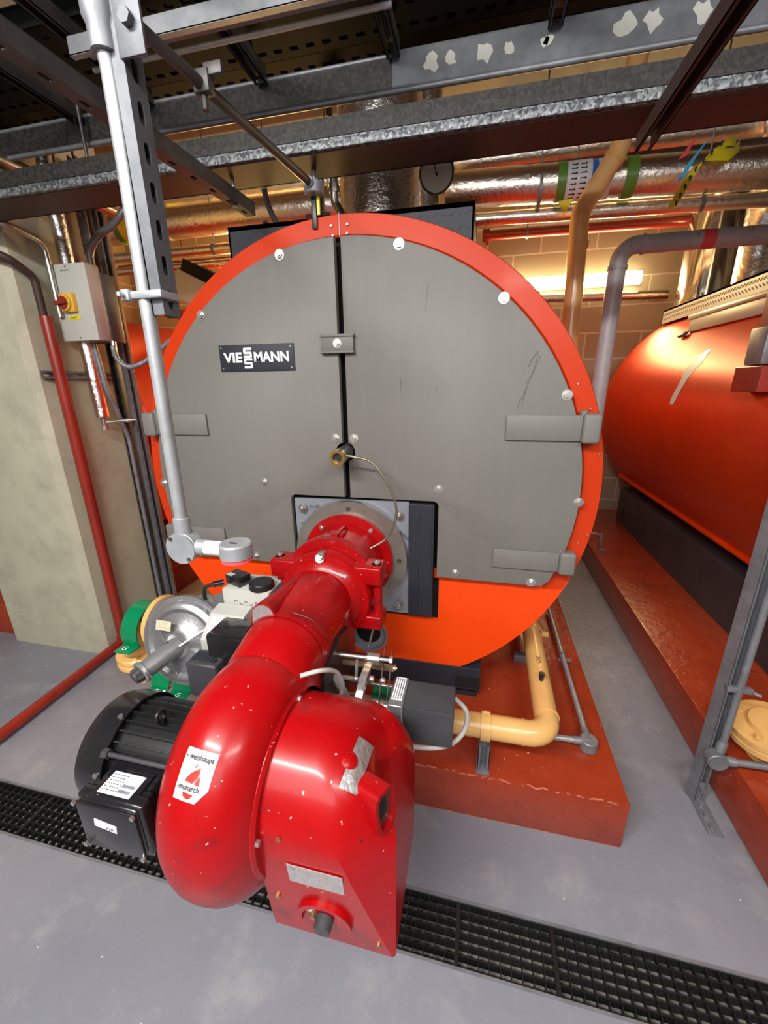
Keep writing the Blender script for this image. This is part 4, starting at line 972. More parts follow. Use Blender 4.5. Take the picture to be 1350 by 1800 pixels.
# solenoid valve block
sv = thing('solenoid_valve', 'off-white twin gas solenoid valve with black connector and round black cap', 'valve', (-0.80, 1.2, 0.6))
k = MB(); k.box(-0.895, -0.705, 1.165, 1.30, 0.60, 0.890, 0.006); k.obj('coil_housing', M['offwhite'], sv)
k = MB(); k.cyl((-0.715, 1.22, .70), (-0.715, 1.22, .885), .045, seg=28); lab(k.obj('dark_core', M['charcoal'], sv), 'dark round core beside the housing')
k = MB(); k.cyl((-0.752, 1.205, .888), (-0.752, 1.205, .914), .047, .044, 36, bev=.004); k.obj('round_cap', M['black'], sv)
rm = Matrix.Rotation(-0.35, 3, 'Z')
k = MB(); k.box(-0.895, -0.815, 1.19, 1.245, .890, .930, .004, rot=rm); k.cyl((-0.895, 1.185, .905), (-0.925, 1.16, .905), .012, seg=14); cn = k.obj('connector', M['blackgloss'], sv)
k = MB(); k.box(-0.885, -0.855, 1.188, 1.208, .9303, .9312, rot=rm, piv=V(-.855, 1.217, .91)); k.obj('label', M['offwhite'], cn)
k = MB(); random.seed(8)
for i in range(5): scribble(k, -0.845 + i * .02, .845 - (i % 2) * .01, .014, .0, 5, .004, 1.1645)
k.obj('printed_marks', M['charcoal'], sv)
tag(MB().tube([(-0.92, 1.162, .905), (-0.945, 1.145, .900), (-0.955, 1.145, .86), (-0.955, 1.16, .76), (-0.94, 1.16, .69)], .007, 10, smooth=6).obj('cable', M['black']), 'short black cable hanging from the valve connector', 'cable')
k = MB(); k.plate([(1.03, .60), (1.155, .60), (1.155, .835), (1.10, .825), (1.03, .76)], [], (-0.905, 0, 0), (0, 1, 0), (0, 0, 1), 0.135)
gb = tag(k.obj('valve_controller', M['offwhite'], smooth=0), 'light grey sloped box with printed labels between regulator and solenoid', 'controller')
k = MB()
sd_ = V(0, .07, .065).normalized()
for i in range(3): k.plate([(-.025, -.016), (.03, -.016), (.03, .016), (-.025, .016)], [], V(-0.865 + (i % 2) * .05, 1.052 + i * .014, .783 + i * .013), (1, 0, 0), sd_, .0012)
k.obj('printed_labels', M['label'], gb, smooth=0)
ps = thing('pressure_switch', 'flat black box behind the red fan housing, right of the regulator', 'switch', (-0.78, 1.03, .70), 'black pressure switches')
k = MB(); k.box(-0.845, -0.68, .985, 1.10, .70, .815, .005); k.obj('housing', M['black'], ps)
k = MB(); k.box(-0.842, -0.683, .988, 1.097, .813, .820, .002); k.obj('lid', M['blackgloss'], ps)
ps = thing('pressure_switch', 'scuffed grey-black box directly right of the round regulator', 'switch', (-0.85, .98, .58), 'black pressure switches')
k = MB(); k.box(-0.905, -0.79, .94, 1.02, .60, .735, .010, seg=3); k.obj('housing', M['charcoal'], ps)
k = MB(); k.box(-0.892, -0.82, .96, 1.0, .735, .739, .001); k.cyl((-.81, .965, .735), (-.81, .965, .742), .008, seg=12); k.obj('cover_plate', M['navy'], ps)
# plinth conduit
cb = thing('conduit_run', 'thin steel conduit with round inspection box along the red plinth edge', 'conduit', (0.486, 1.39, .211))
k = MB(); k.tube([(0.484, 2.42, .245), (0.486, 1.43, .245)], .0115, 14); k.tube([(0.455, 1.393, .245), (0.335, 1.383, .250)], .0115, 14); k.obj('tube', M['galvbright'], cb)
k = MB(); k.cyl((.488, 1.395, .212), (.488, 1.395, .258), .033, seg=30, bev=.003); k.cyl((.488, 1.395, .245), (.486, 1.455, .245), .0155, seg=16); k.cyl((.488, 1.395, .245), (.430, 1.391, .245), .0155, seg=16); k.obj('inspection_box', M['galv'], cb)
k = MB(); k.ring((.485, 1.93, .245), (.485, 1.95, .245), .0145, .0115, 18); k.box(.465, .53, 1.932, 1.948, .213, .222, .001); k.obj('saddle', M['galv'], cb)

# ------------------------------------------------------------------ conduit drop over the burner and slotted post
dr_ = thing('conduit_drop', 'bright galvanised conduit dropping in front of the boiler to two round boxes', 'conduit', (-0.58, .67, 1.25))
k = MB(); k.tube(elbow([(-0.66, .67, 2.33), (-0.585, .67, 2.16), (-0.5745, .67, 2.06), (-0.5845, .67, 1.335)], .05), .0122, 20); k.obj('tube', M['galvbright'], dr_)
k = MB(); k.cyl((-0.5845, .67, 1.345), (-0.5845, .67, 1.305), .0165, seg=20); k.cyl((-0.5845, .655, 1.283), (-0.5845, .685, 1.283), .0335, seg=36, bev=.003)
k.cyl((-0.5845, .67, 1.283), (-0.535, .67, 1.283), .0165, seg=20); ib = k.obj('inspection_box', M['galvbright'], dr_)
k = MB(); k.cyl((-0.5845, .656, 1.283), (-0.5845, .652, 1.283), .033, seg=36)
lid = k.obj('lid', M['galvbright'], dr_)
k = MB(); 
for s in (-1, 1): k.cyl((-0.5845 + s * .018, .652, 1.283 - s * .021), (-0.5845 + s * .018, .6495, 1.283 - s * .021), .004, seg=10)
k.obj('lid_screws', M['darksteel'], lid)
k = MB()
for i in range(4): k.cyl((-0.537 + i * .011, .67, 1.2835), (-0.5285 + i * .011, .67, 1.2835), .0150, seg=20)
k.cyl((-0.54, .67, 1.2835), (-0.49, .67, 1.2835), .0135, seg=20); k.obj('coupler', M['white'], dr_)
k = MB(); k.cyl((-0.467, .67, 1.268), (-0.467, .67, 1.300), .0325, seg=36, bev=.003); e2 = k.obj('end_box', M['galvbright'], dr_)
k = MB(); k.cyl((-0.467, .67, 1.262), (-0.467, .67, 1.2685), .031, seg=36); lab(k.obj('rubber_gasket', M['tapepink'], e2), 'pink gasket under the box')
k = MB(); k.box(-0.477, -0.460, .662, .668, 1.3, 1.3008); k.obj('slot', M['darksteel'], e2)
k = MB(); k.lathe((-0.5755, .67, 2.075), (0, 0, 1), [(0, .0122), (0, .020), (.03, .020), (.04, .024), (.07, .024)], 20); k.tube([(-.5755, .67, 2.13), (-.60, .66, 2.20), (-.66, .65, 2.28)], .019, 16, smooth=5); k.obj('tee_fitting', M['galv'], dr_)
po = thing('slotted_post', 'pale slotted steel channel hanging beside the bright conduit', 'channel', (-.556, .686, 1.72))
k = strut((-0.545, .686, 1.720), (-0.545, .686, 3.5), (-1, 0, 0), 0.041, slots=True, h_=.021, pitch=.052)
k.obj('channel', M['postgalv'], po)
k = MB(); k.box(-.60, -.535, .655, .700, 1.745, 1.757, .002); k.box(-.612, -.596, .650, .665, 1.742, 1.760, .002); k.cyl((-.606, .640, 1.751), (-.606, .672, 1.751), .004, seg=8); k.obj('saddle_clip', M['galvbright'], po)
k = MB(); k.box(-.545, -.500, .660, .665, 2.06, 2.20, .001); k.cyl((-.52, .659, 2.10), (-.52, .650, 2.10), .010, seg=6); k.obj('angle_cleat', M['postgalv'], po)

# ------------------------------------------------------------------ right foreground post
rp_ = thing('floor_post', 'galvanised channel post standing on the floor at the right edge', 'channel', (.925, 1.45, 0))
k = strut((.915, 1.470, 0.0), (.915, 1.470, 3.5), (0.35, -1, 0), .041, slots=False, h_=.041); k.obj('channel', M['galv'], rp_)
k = MB(); k.box(.905, .955, 1.30, 1.455, 0, .006, .001)
for i in range(3): k.cyl((.93, 1.33 + i * .042, .006), (.93, 1.33 + i * .042, .013), .011, seg=6)
k.box(.915, .955, 1.440, 1.446, 0, .09, .001); k.cyl((.935, 1.44, .06), (.935, 1.43, .06), .01, seg=6); k.obj('foot_bracket', M['galv'], rp_)
k = MB(); k.box(.905, .985, 1.415, 1.435, .545, .565, .002); k.cyl((.985, 1.415, .555), (1.0, 1.40, .555), .006, seg=8); k.obj('saddle_clip', M['galv'], rp_)
cd = thing('conduit_run', 'grey conduit clipped to the floor post with a round box near the floor', 'conduit', (.93, 1.41, .22))
k = MB(); k.tube([(.945, 1.425, .28), (.962, 1.435, 3.5)], .0125, 16); k.tube([(.96, 1.402, .254), (1.18, 1.402, .262)], .0125, 16); k.obj('tube', M['galv'], cd)
k = MB(); k.cyl((.925, 1.385, .254), (.925, 1.425, .254), .034, seg=30, bev=.003); k.cyl((.925, 1.405, .254), (.985, 1.402, .255), .017, seg=16); k.cyl((.93, 1.41, .26), (.945, 1.425, .32), .017, seg=16); k.cyl((.925, 1.387, .254), (.925, 1.381, .254), .030, seg=30); k.obj('inspection_box', M['galv'], cd)
fr = thing('pipe_flange', 'ochre blank flange cut by the right picture edge over the plinth', 'flange', (1.12, 1.47, .29), 'ochre pipe flanges')
k = MB(); k.lathe((1.13, 1.50, .31), (-.15, -.1, 1), [(0, 0), (0, .125), (.022, .125), (.024, .115), (.030, .115), (.030, .122), (.052, .122), (.054, .07), (.075, .065), (.08, 0)], 48); k.cyl((1.13, 1.50, .215), (1.13, 1.50, .31), .05, seg=24); k.obj('flange_disc', M['gas'], fr)
for a in (40, 130, 220, 310):
    k = MB(); a = math.radians(a); c_ = V(1.125 + .095 * math.cos(a), 1.495 + .095 * math.sin(a), .362 + .014 * math.cos(a)); k.cyl(c_, c_ + V(0, 0, .014), .012, seg=6); k.obj('bolt', M['gas'], fr)
sbk = thing('floor_bracket', 'small steel angle bracket on the right plinth beside the orange ring', 'bracket', (1.07, 3.6, .21))
k = MB(); k.box(1.055, 1.105, 3.55, 3.60, .211, .217, .001); k.box(1.055, 1.075, 3.56, 3.58, .211, .36, .001); k.tube([(1.065, 3.57, .35), (.93, 3.60, .36)], .006, 8); k.obj('angle', M['galv'], sbk)

# ------------------------------------------------------------------ column side: isolator, conduits, red pipes
iso = thing('isolator_switch', 'off-white isolator box with red and yellow rotary switch beside the column', 'switch', (-2.06, 1.95, 1.84))
k = MB(); k.box(-2.172, -1.945, 1.882, 1.958, 1.838, 2.193, .004); k.obj('enclosure', M['sidegrey'], iso)
k = MB(); k.box(-2.172, -1.945, 1.876, 1.884, 1.838, 2.193, .002); fc = k.obj('front_cover', M['offwhite'], iso)
k = MB()
for z in (1.852, 2.18): k.cyl((-2.06, 1.876, z), (-2.06, 1.873, z), .005, seg=10)
k.obj('cover_screws', M['steel'], fc)
k = MB()
for i in range(7): k.box(-2.096 + i * .0075, -2.091 + i * .0075, 1.8752, 1.877, 2.161, 2.167)
k.obj('faint_print', M['green'], fc, smooth=0)
k = MB(); k.box(-2.16, -1.940, 1.958, 2.04, 1.835, 2.165, .003); lab(k.obj('back_box', M['charcoal'], iso), 'dark box behind the enclosure')
k = MB(); k.box(-2.115, -2.035, 1.852, 1.877, 1.972, 2.058, .003); k.cyl((-2.08, 1.858, 2.012), (-2.08, 1.835, 2.012), .037, seg=36, bev=.003); ys = k.obj('yellow_base', M['yellow'], iso)
k = MB(); k.cyl((-2.08, 1.837, 2.012), (-2.08, 1.829, 2.012), .031, seg=36, bev=.002); k.box(-2.115, -2.045, 1.812, 1.832, 2.002, 2.020, .005, rot=Matrix.Rotation(-.1, 3, 'Y')); k.obj('rotary_handle', M['knobred'], iso)
k = MB(); k.box(-2.105, -2.035, 1.8735, 1.8765, 1.938, 1.958); yl = lab(k.obj('yellow_label', M['tapeyellow'], iso, smooth=0), 'yellow label reading BOILER 2')
text('BOILER 2', (-2.07, 1.8730, 1.948), U, W, .0085, M['ink'], yl, width=.05)
ls = thing('double_channel', 'tall double steel channel standing beside the column', 'channel', (-2.03, 2.12, 0))
k = strut((-2.150, 2.16, 0), (-2.150, 2.16, 2.75), (0.2, -1, 0), .041, slots=False); k.obj('channel', M['darksteel'], ls)
k = strut((-2.115, 2.18, 0), (-2.115, 2.18, 2.75), (1, -0.3, 0), .041, slots=False); k.obj('channel', M['galv'], ls)
k = MB(); k.box(-2.165, -2.105, 2.105, 2.112, 2.30, 2.52, .001)
for z in (2.34, 2.47): k.box(-2.15, -2.125, 2.095, 2.106, z, z + .02, .002)
k.obj('splice_plate', M['galv'], ls)
pipe('conduit', [(-2.085, 1.97, 1.84), (-2.085, 1.99, 1.60), (-2.11, 2.07, 1.42), (-2.12, 2.11, 1.30), (-2.125, 2.115, 0.0)], .0125, M['galv'], 'grey conduit bending down beside the double channel', 'conduit', R=.2, seg=14)
k = MB(); k.box(-2.15, -2.08, 2.09, 2.12, 1.40, 1.42, .002); k.cyl((-2.15, 2.09, 1.41), (-2.15, 2.075, 1.41), .006, seg=8); tag(k.obj('saddle_clip', M['galvbright']), 'small bright clip on the conduit beside the column', 'clip')
pipe('flexible_conduit', [(-1.925, 1.94, 1.835), (-1.925, 1.93, 1.76)], .012, M['zinc'], 'brass-coloured gland under the isolator box', 'gland')
tag(MB().tube([(-1.925, 1.93, 1.81), (-1.90, 1.92, 1.745), (-1.83, 1.91, 1.705), (-1.73, 1.91, 1.725), (-1.63, 1.93, 1.79), (-1.56, 2.0, 1.86), (-1.50, 2.1, 1.87)], .012, 12, smooth=10, corr=.0012, pitch=.010).obj('flexible_conduit', M['galv']), 'ribbed metal flexible conduit looping under the isolator', 'conduit', 'flexible conduits')
tag(MB().tube([(-1.975, 1.95, 2.19), (-1.965, 1.95, 2.26), (-1.90, 1.95, 2.32), (-1.80, 1.95, 2.36), (-1.73, 1.96, 2.42), (-1.72, 2.0, 2.52)], .017, 14, smooth=10).obj('flexible_conduit', M['flex']), 'smooth grey flexible conduit curving up from the isolator', 'conduit', 'flexible conduits')
pipe('lagged_pipe', [(-2.13, 1.95, 2.75), (-2.13, 1.97, 1.44)], .036, M['foil'], 'thin foil-wrapped pipe hanging behind the isolator', seg=20)
k = MB(); k.cyl((-2.13, 1.97, 1.44), (-2.13, 1.97, 1.39), .014, seg=12); k.cyl((-2.13, 1.97, 1.39), (-2.13, 1.97, 1.365), .019, seg=6); k.tube([(-2.13, 1.97, 1.41), (-1.98, 2.05, 1.42)], .006, 8)
tag(k.obj('drain_cock', M['steel']), 'small brass drain cock at the end of the foil-wrapped pipe', 'valve')
k = strut((-2.213, 1.74, 1.668), (-2.213, 2.34, 1.668), (1, 0, 0), .041, slots=True, h_=.021)
tag(k.obj('wall_rail', M['galv']), 'short slotted rail fixed across the column side', 'rail')
pipe('sprinkler_pipe', [(-2.133, .2, .035), (-2.133, 1.06, .035), (-2.175, 1.79, .035)], .028, M['darkred'], 'dark red pipe lying along the grey floor at left', group='dark red pipes at the column', R=.05)
pipe('sprinkler_pipe', [(-2.175, 1.81, .06), (-2.175, 1.81, 1.95)], .029, M['darkred'], 'dark red pipe standing upright against the column', group='dark red pipes at the column')
k = MB(); k.cyl((-2.175, 1.81, .0), (-2.175, 1.81, .07), .036, seg=24); tag(k.obj('pipe_elbow', M['darkred']), 'dark red elbow where floor pipe turns up the column', 'elbow')
pipe('copper_pipe', [(-2.175, 1.80, 1.94), (-2.165, 1.79, 2.12), (-2.165, 1.665, 2.19), (-3.2, 1.665, 2.20)], .018, M['brownsteel'], 'brown pipe bending left over the column top', R=.05, group='small bore pipes over the column')
pipe('copper_pipe', [(-2.140, 1.86, 1.95), (-2.140, 1.86, 2.28), (-2.140, 1.67, 2.32), (-3.2, 1.67, 2.32)], .014, M['steel'], 'thin steel pipe above the brown pipe at far left', R=.05, group='small bore pipes over the column')
th_ = thing('thermometer', 'small round silver dial thermometer right of the isolator', 'thermometer', (-1.66, 2.05, 2.13))
k = MB(); k.cyl((-1.66, 2.0, 2.155), (-1.66, 1.975, 2.15), .028, seg=28); k.obj('dial', M['galvbright'], th_)
k = MB(); k.cyl((-1.66, 2.01, 2.155), (-1.66, 2.15, 2.155), .007, seg=8); k.tube([(-1.66, 2.15, 2.155), (-1.70, 2.18, 2.75), (-1.70, 2.18, 3.5)], .006, 8); k.obj('stem', M['steel'], th_)

# ------------------------------------------------------------------ overhead steelwork, trays and conduits
k = MB()
k.plate([(0, 0), (0, .095), (.004, .095), (.004, .004), (.165, .004), (.165, 0)], [], (-4.4, 1.477, 2.30), (0, 1, 0), (0, 0, 1), 8.6)
trn = thing('cable_trunking', 'wide galvanised trunking beam crossing in front of the boiler tops', 'trunking', (-.1, 1.56, 2.3))
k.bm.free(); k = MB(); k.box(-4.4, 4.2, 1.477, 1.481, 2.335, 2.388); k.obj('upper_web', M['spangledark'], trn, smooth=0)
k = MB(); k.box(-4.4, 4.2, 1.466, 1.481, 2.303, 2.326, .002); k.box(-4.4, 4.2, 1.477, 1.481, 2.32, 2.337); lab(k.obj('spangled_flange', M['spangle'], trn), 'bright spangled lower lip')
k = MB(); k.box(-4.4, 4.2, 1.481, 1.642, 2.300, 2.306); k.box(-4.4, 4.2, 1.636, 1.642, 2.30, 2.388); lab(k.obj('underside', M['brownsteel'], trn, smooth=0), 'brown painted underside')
for x in (-3.0, -1.5, 1.6, 3.2):
    k = MB(); k.cyl((x, 1.56, 2.306), (x, 1.56, 3.5), .006, seg=8); k.obj('hanger_rod', M['darksteel'], trn)
def tray(x0, x1, y0, y1, z, label, m='tray', rows=5):
    t = thing('cable_tray', label, 'cable tray', ((x0 + x1) / 2, (y0 + y1) / 2, z), 'dark perforated cable trays overhead')
    W_ = y1 - y0; L_ = x1 - x0; hl = []
    n = int(L_ / .075)
    for i in range(n):
        for r_ in range(rows):
            cx_ = (i + .5) * L_ / n + (0.5 * L_ / n if r_ % 2 else 0); cy_ = W_ * (r_ + .5) / rows
            if cx_ + .015 > L_: continue
            hl.append([(cx_ - .014, cy_ - .007), (cx_ + .014, cy_ - .007), (cx_ + .014, cy_ + .007), (cx_ - .014, cy_ + .007)])
    k = MB(); nx = int(L_ / .055); gx_ = [x0]; gy_ = [y0]
    for i in range(nx):
        c_ = x0 + (i + .5) * L_ / nx; gx_ += [c_ - .014, c_ + .014]
    for r_ in range(rows):
        c_ = y0 + W_ * (r_ + .5) / rows; gy_ += [c_ - .008, c_ + .008]
    gx_.append(x1); gy_.append(y1)
    vv = [[k.bm.verts.new((gx, gy, z)) for gy in gy_] for gx in gx_]
    for i in range(len(gx_) - 1):
        for j in range(len(gy_) - 1):
            if i % 2 and j % 2: continue
            k.bm.faces.new((vv[i][j], vv[i + 1][j], vv[i + 1][j + 1], vv[i][j + 1]))
    bmesh.ops.solidify(k.bm, geom=list(k.bm.faces), thickness=-.002)
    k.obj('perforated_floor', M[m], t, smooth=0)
    k = MB()
    for y in (y0, y1): k.box(x0, x1, y - .002, y + .002, z, z + .05); k.box(x0, x1, y - .010, y + .002, z + .046, z + .05)
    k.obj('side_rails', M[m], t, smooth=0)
    for x in (x0 + .5, x1 - .5):
        for y in (y0 - .02, y1 + .02):
            k = MB(); k.cyl((x, y, z - .03), (x, y, 3.5), .005, seg=8); k.obj('hanger_rod', M['darksteel'], t)
    return t
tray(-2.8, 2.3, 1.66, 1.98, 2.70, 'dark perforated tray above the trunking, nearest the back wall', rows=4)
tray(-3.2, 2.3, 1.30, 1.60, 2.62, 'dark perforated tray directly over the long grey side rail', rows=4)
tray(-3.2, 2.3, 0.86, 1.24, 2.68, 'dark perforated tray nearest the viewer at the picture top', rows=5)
# black cables lying in the trays
def cab(y, z, r, label, g, x0=-3.1, x1=2.2):
    random.seed(int(y * 1000)); p = [(x0 + i * (x1 - x0) / 14, y + random.uniform(-.012, .012), z + .002 + r) for i in range(15)]
    tag(MB().tube(p, r, 8, smooth=3).obj('power_cable', M['black']), label, 'cable', g)
for i, y in enumerate((1.34, 1.375, 1.41, 1.445, 1.48, 1.515, 1.55)): cab(y, 2.622, .014, 'black cable lying in the tray over the long grey side rail', 'black cables in the middle tray')
for i, y in enumerate((.90, .94, .985, 1.03, 1.075, 1.12, 1.165, 1.205)): cab(y, 2.682, .019, 'thick black cable lying in the tray nearest the viewer', 'black cables in the front tray')
for i, y in enumerate((1.70, 1.745, 1.79, 1.84, 1.88, 1.93)): cab(y, 2.702, .017, 'black cable lying in the tray nearest the back wall', 'black cables in the rear tray', -2.7, 2.2)
# long side rail
rail = thing('tray_side_rail', 'long grey rail with white paint patches running across under the trays', 'rail', (0, 1.6, 2.48))
k = MB(); k.box(-3.4, 2.3, 1.598, 1.602, 2.485, 2.578); k.obj('web', M['spangledark'], rail, smooth=0)
k = MB(); k.box(-.33, 2.3, 1.594, 1.598, 2.487, 2.585); lab(k.obj('overlap_web', M['postgalv'], rail, smooth=0), 'paler overlapping length with paint patches')
k = MB(); k.tube([(-3.4, 1.594, 2.487), (2.3, 1.594, 2.482)], .009, 12); k.tube([(-3.4, 1.60, 2.577), (-.33, 1.60, 2.577)], .006, 10); k.obj('rolled_lip', M['galv'], rail)
for x in (-2.6, 1.9):
    k = MB(); k.cyl((x, 1.606, 2.49), (x, 1.606, 3.5), .005, seg=8); k.obj('hanger_rod', M['darksteel'], rail)
random.seed(21)
for cx_, s in ((-.21, .032), (-.15, .024), (-.05, .030), (.02, .02), (.13, .018), (.33, .034), (.40, .030), (.52, .032), (.12, .016)):
    n = 11; pts = [(cx_ + s * random.uniform(.45, 1.0) * math.cos(2 * PI * i / n), 2.54 + s * .95 * random.uniform(.5, 1.1) * math.sin(2 * PI * i / n)) for i in range(n)]
    k = MB(); k.plate(pts, [], (0, 1.5935, 0), U, W, -.0008); lab(k.obj('paint_patch', M['offwhite'], rail, smooth=0), 'flaking white paint patch')
# light channel near the viewer
k = MB(); k.box(-1.19, -.275, 1.245, 1.249, 2.498, 2.54); k.box(-1.19, -.275, 1.245, 1.262, 2.497, 2.501); k.box(-1.19, -.275, 1.262, 1.266, 2.501, 2.54); k.tube([(-1.19, 1.325, 2.51), (-.275, 1.325, 2.51)], .007, 10); k.box(-1.19, -.275, 1.262, 1.33, 2.536, 2.54)
lc = tag(k.obj('tray_bracket', M['galvbright'], smooth=30), 'bright grey channel bar at the top left crossing the upper picture', 'channel')
# cross struts under the trays (run front to back)
def xstrut(x, y0, y1, z, label, dx=0, m='darksteel'):
    t = thing('cross_strut', label, 'strut', (x, (y0 + y1) / 2, z), 'dark cross struts under the trays')
    k = strut((x, y0, z + .041), (x + dx, y1, z + .041), (0, 0, -1), .041, slots=False); k.obj('channel', M[m], t)
    for y in ((y0 + .05, y1 - .05) if z > 2.4 else ()):
        k = MB(); k.cyl((x + dx * (y > 1), y, z + .041), (x + dx * (y > 1), y, 3.5), .005, seg=8); k.obj('hanger_rod', M['darksteel'], t)
xstrut(-1.535, .60, 1.585, 2.55, 'dark cross strut at the far upper left')
xstrut(-1.22, .60, 1.585, 2.56, 'dark double-lipped cross strut left of the pale slotted channel')
xstrut(-.775, .60, 1.585, 2.56, 'dark cross strut above the slanting conduit')
xstrut(-.325, .60, 1.585, 2.56, 'dark cross strut at the end of the bright grey channel bar')
xstrut(.145, .60, 1.585, 2.56, 'dark short cross strut at the top centre right')
xstrut(.415, .55, 1.575, 2.235, 'large dark cross strut reaching from the top right corner', m='brownsteel')
t = thing('slotted_strut', 'dark slotted strut running back from the upper left edge', 'strut', (-.93, 1.0, 2.22))
k = strut((-.945, .40, 2.225), (-.90, 1.66, 2.222), (0, 0, 1), .041, slots=True, h_=.041, pitch=.09); k.obj('channel', M['darksteel'], t)
k = MB(); k.cyl((-.905, 1.56, 2.224), (-.905, 1.56, 2.304), .007, seg=8); k.cyl((-.905, 1.56, 2.218), (-.905, 1.56, 2.228), .013, seg=6); k.obj('fixing_bolt', M['galv'], t)
co = thing('conduit_run', 'slanting steel conduit ending at a small box above the boiler', 'conduit', (-.64, 1.2, 2.25))
k = MB(); k.tube([(-.69, .70, 2.25), (-.605, 1.535, 2.25)], .0125, 16); k.obj('tube', M['darksteel'], co)
k = MB(); k.cyl((-.602, 1.565, 2.225), (-.602, 1.565, 2.262), .033, seg=28, bev=.003); k.cyl((-.605, 1.525, 2.25), (-.602, 1.56, 2.25), .016, seg=16); k.cyl((-.603, 1.575, 2.255), (-.603, 1.575, 2.30), .009, seg=12); k.obj('inspection_box', M['galv'], co)
k = MB(); k.box(-.62, -.602, 1.575, 1.585, 2.13, 2.235, .001); k.cyl((-.65, 1.60, 2.178), (-.56, 1.60, 2.178), .006, seg=10); k.cyl((-.625, 1.60, 2.178), (-.595, 1.60, 2.178), .014, seg=14); lab(k.obj('bracket', M['black'], co), 'black bracket down to the boiler ring')
k = MB(); k.box(-.598, -.588, 1.575, 1.579, 2.17, 2.245); lab(k.obj('tag_plate', M['tapeyellow'], co, smooth=0), 'small cream tag')
k = MB(); k.box(-.672, -.632, 1.03, 1.055, 2.232, 2.275, .003); k.box(-.645, -.600, 1.035, 1.05, 2.262, 2.285, .002); k.cyl((-.655, 1.045, 2.235), (-.655, 1.045, 2.205), .008, seg=8); k.obj('clip', M['darksteel'], co)
pipe('conduit', [(-1.945, 1.0, 2.47), (-1.92, 2.09, 2.475)], .029, M['steel'], 'brownish steel pipe running back above the isolator', 'pipe')
k = MB(); k.box(-1.98, -1.86, 1.35, 1.37, 2.435, 2.443); k.cyl((-1.975, 1.36, 2.44), (-1.975, 1.36, 3.5), .005, seg=8); k.cyl((-1.865, 1.36, 2.44), (-1.865, 1.36, 3.5), .005, seg=8)
k.box(-1.98, -1.86, 1.85, 1.87, 2.435, 2.443); k.cyl((-1.975, 1.86, 2.44), (-1.975, 1.86, 3.5), .005, seg=8); k.cyl((-1.865, 1.86, 2.44), (-1.865, 1.86, 3.5), .005, seg=8)
tag(k.obj('pipe_hanger', M['darksteel']), 'steel hangers carrying the pipe above the isolator', 'hanger')
# ------------------------------------------------------------------ pipes behind and above the boilers
def lagged(pts, r, label, m='foilsoft', g='foil-lagged pipes behind the boilers', seg=32):
    t = pipe('lagged_pipe', pts, r, M[m], label, group=g, seg=seg); return t
p1 = lagged([(-4.4, 3.4, 2.885), (-.72, 3.4, 2.88)], .110, 'large gold-lit foil-lagged pipe behind the boiler at left')
p2 = lagged([(-.32, 3.4, 2.885), (4.2, 3.4, 2.72)], .108, 'large silver foil-lagged pipe crossing behind at upper right')
lagged([(-4.4, 3.40, 2.68), (-.72, 3.40, 2.665)], .040, 'thin foil-lagged pipe under the gold-lit large pipe')
lagged([(-4.4, 3.42, 2.58), (-.72, 3.42, 2.57)], .030, 'thinnest lower foil-lagged pipe at left over the block wall')
lagged([(-.25, 3.45, 2.715), (4.2, 3.45, 2.60)], .042, 'thin foil-lagged pipe just under the large silver pipe')
lagged([(-.30, 3.75, 3.19), (4.2, 3.75, 3.19)], .10, 'upper foil-lagged pipe with bright lower edge at upper right')
lagged([(-4.4, 3.75, 3.19), (-.80, 3.75, 3.17)], .10, 'upper foil-lagged pipe showing under the trunking at left')
lagged([(-.2, 3.60, 3.03), (4.2, 3.60, 2.98)], .04, 'dark thin pipe between the two large right-hand pipes', 'brownsteel')
def hangers(xs_, y, z, r, label):
    for x, lb in zip(xs_, label):
        k = MB(); k.ring((x - .01, y, z), (x + .01, y, z), r + .004, r, 32); k.cyl((x, y, z + r), (x, y, 3.5), .005, seg=8)
        tag(k.obj('pipe_hanger', M['galv']), lb, 'hanger', 'ring hangers of the foil-lagged pipes')
hangers((-2.6, -1.2), 3.4, 2.883, .111, ('ring hanger at the left end of the gold-lit large pipe', 'ring hanger on the gold-lit large pipe nearest the boiler'))
hangers((.30, 2.6), 3.4, 2.835, .111, ('ring hanger on the large silver pipe left of the green band', 'ring hanger on the large silver pipe at far right'))
hangers((-2.2,), 3.4, 2.672, .041, ('small ring hanger on the thin pipe under the gold-lit one',)); hangers((-1.7,), 3.42, 2.575, .031, ('smallest ring hanger at left over the block wall',))
hangers((1.3,), 3.45, 2.675, .043, ('small ring hanger on the thin pipe under the silver one',)); hangers((2.2,), 3.75, 3.19, .101, ('ring hanger on the upper pipe at right',))
hangers((-2.9,), 3.75, 3.18, .101, ('ring hanger on the upper pipe at left',)); hangers((.55,), 3.60, 3.01, .041, ('small ring hanger on the dark thin pipe at right',))
# identification bands on the large pipe
def band(x0, x1, m, par, z, r=.1095): 
    k = MB(); k.ring((x0, 3.4, z), (x1, 3.4, z), r + .0015, r - .004, 40); return k.obj('identification_band', M[m], par)
zz = lambda x: 2.885 - .0365 * (x + .32)
for x0, x1, m in ((.40, .455, 'tapegreen'), (.455, .60, 'label'), (.60, .635, 'tapeblue'), (.635, .72, 'label'), (.80, .87, 'tapegreen')): band(x0, x1, m, p2, zz((x0 + x1) / 2))
k = MB()
for i in range(2):
    for j in range(9):
        a = math.radians(150 + j * 14); x = .495 + i * .055; c_ = V(x, 3.4 + .113 * math.cos(a) * -1 * -1, zz(.5) + .113 * math.sin(a))
        k.cyl(c_ - V(.018, 0, 0), c_ + V(.012, 0, 0), .003, seg=6); k.cyl(c_ + V(.010, 0, 0), c_ + V(.020, 0, 0), .008, .001, 6)
lab(k.obj('arrow_marks', M['ink'], p2), 'black arrow marks round the pipe band')
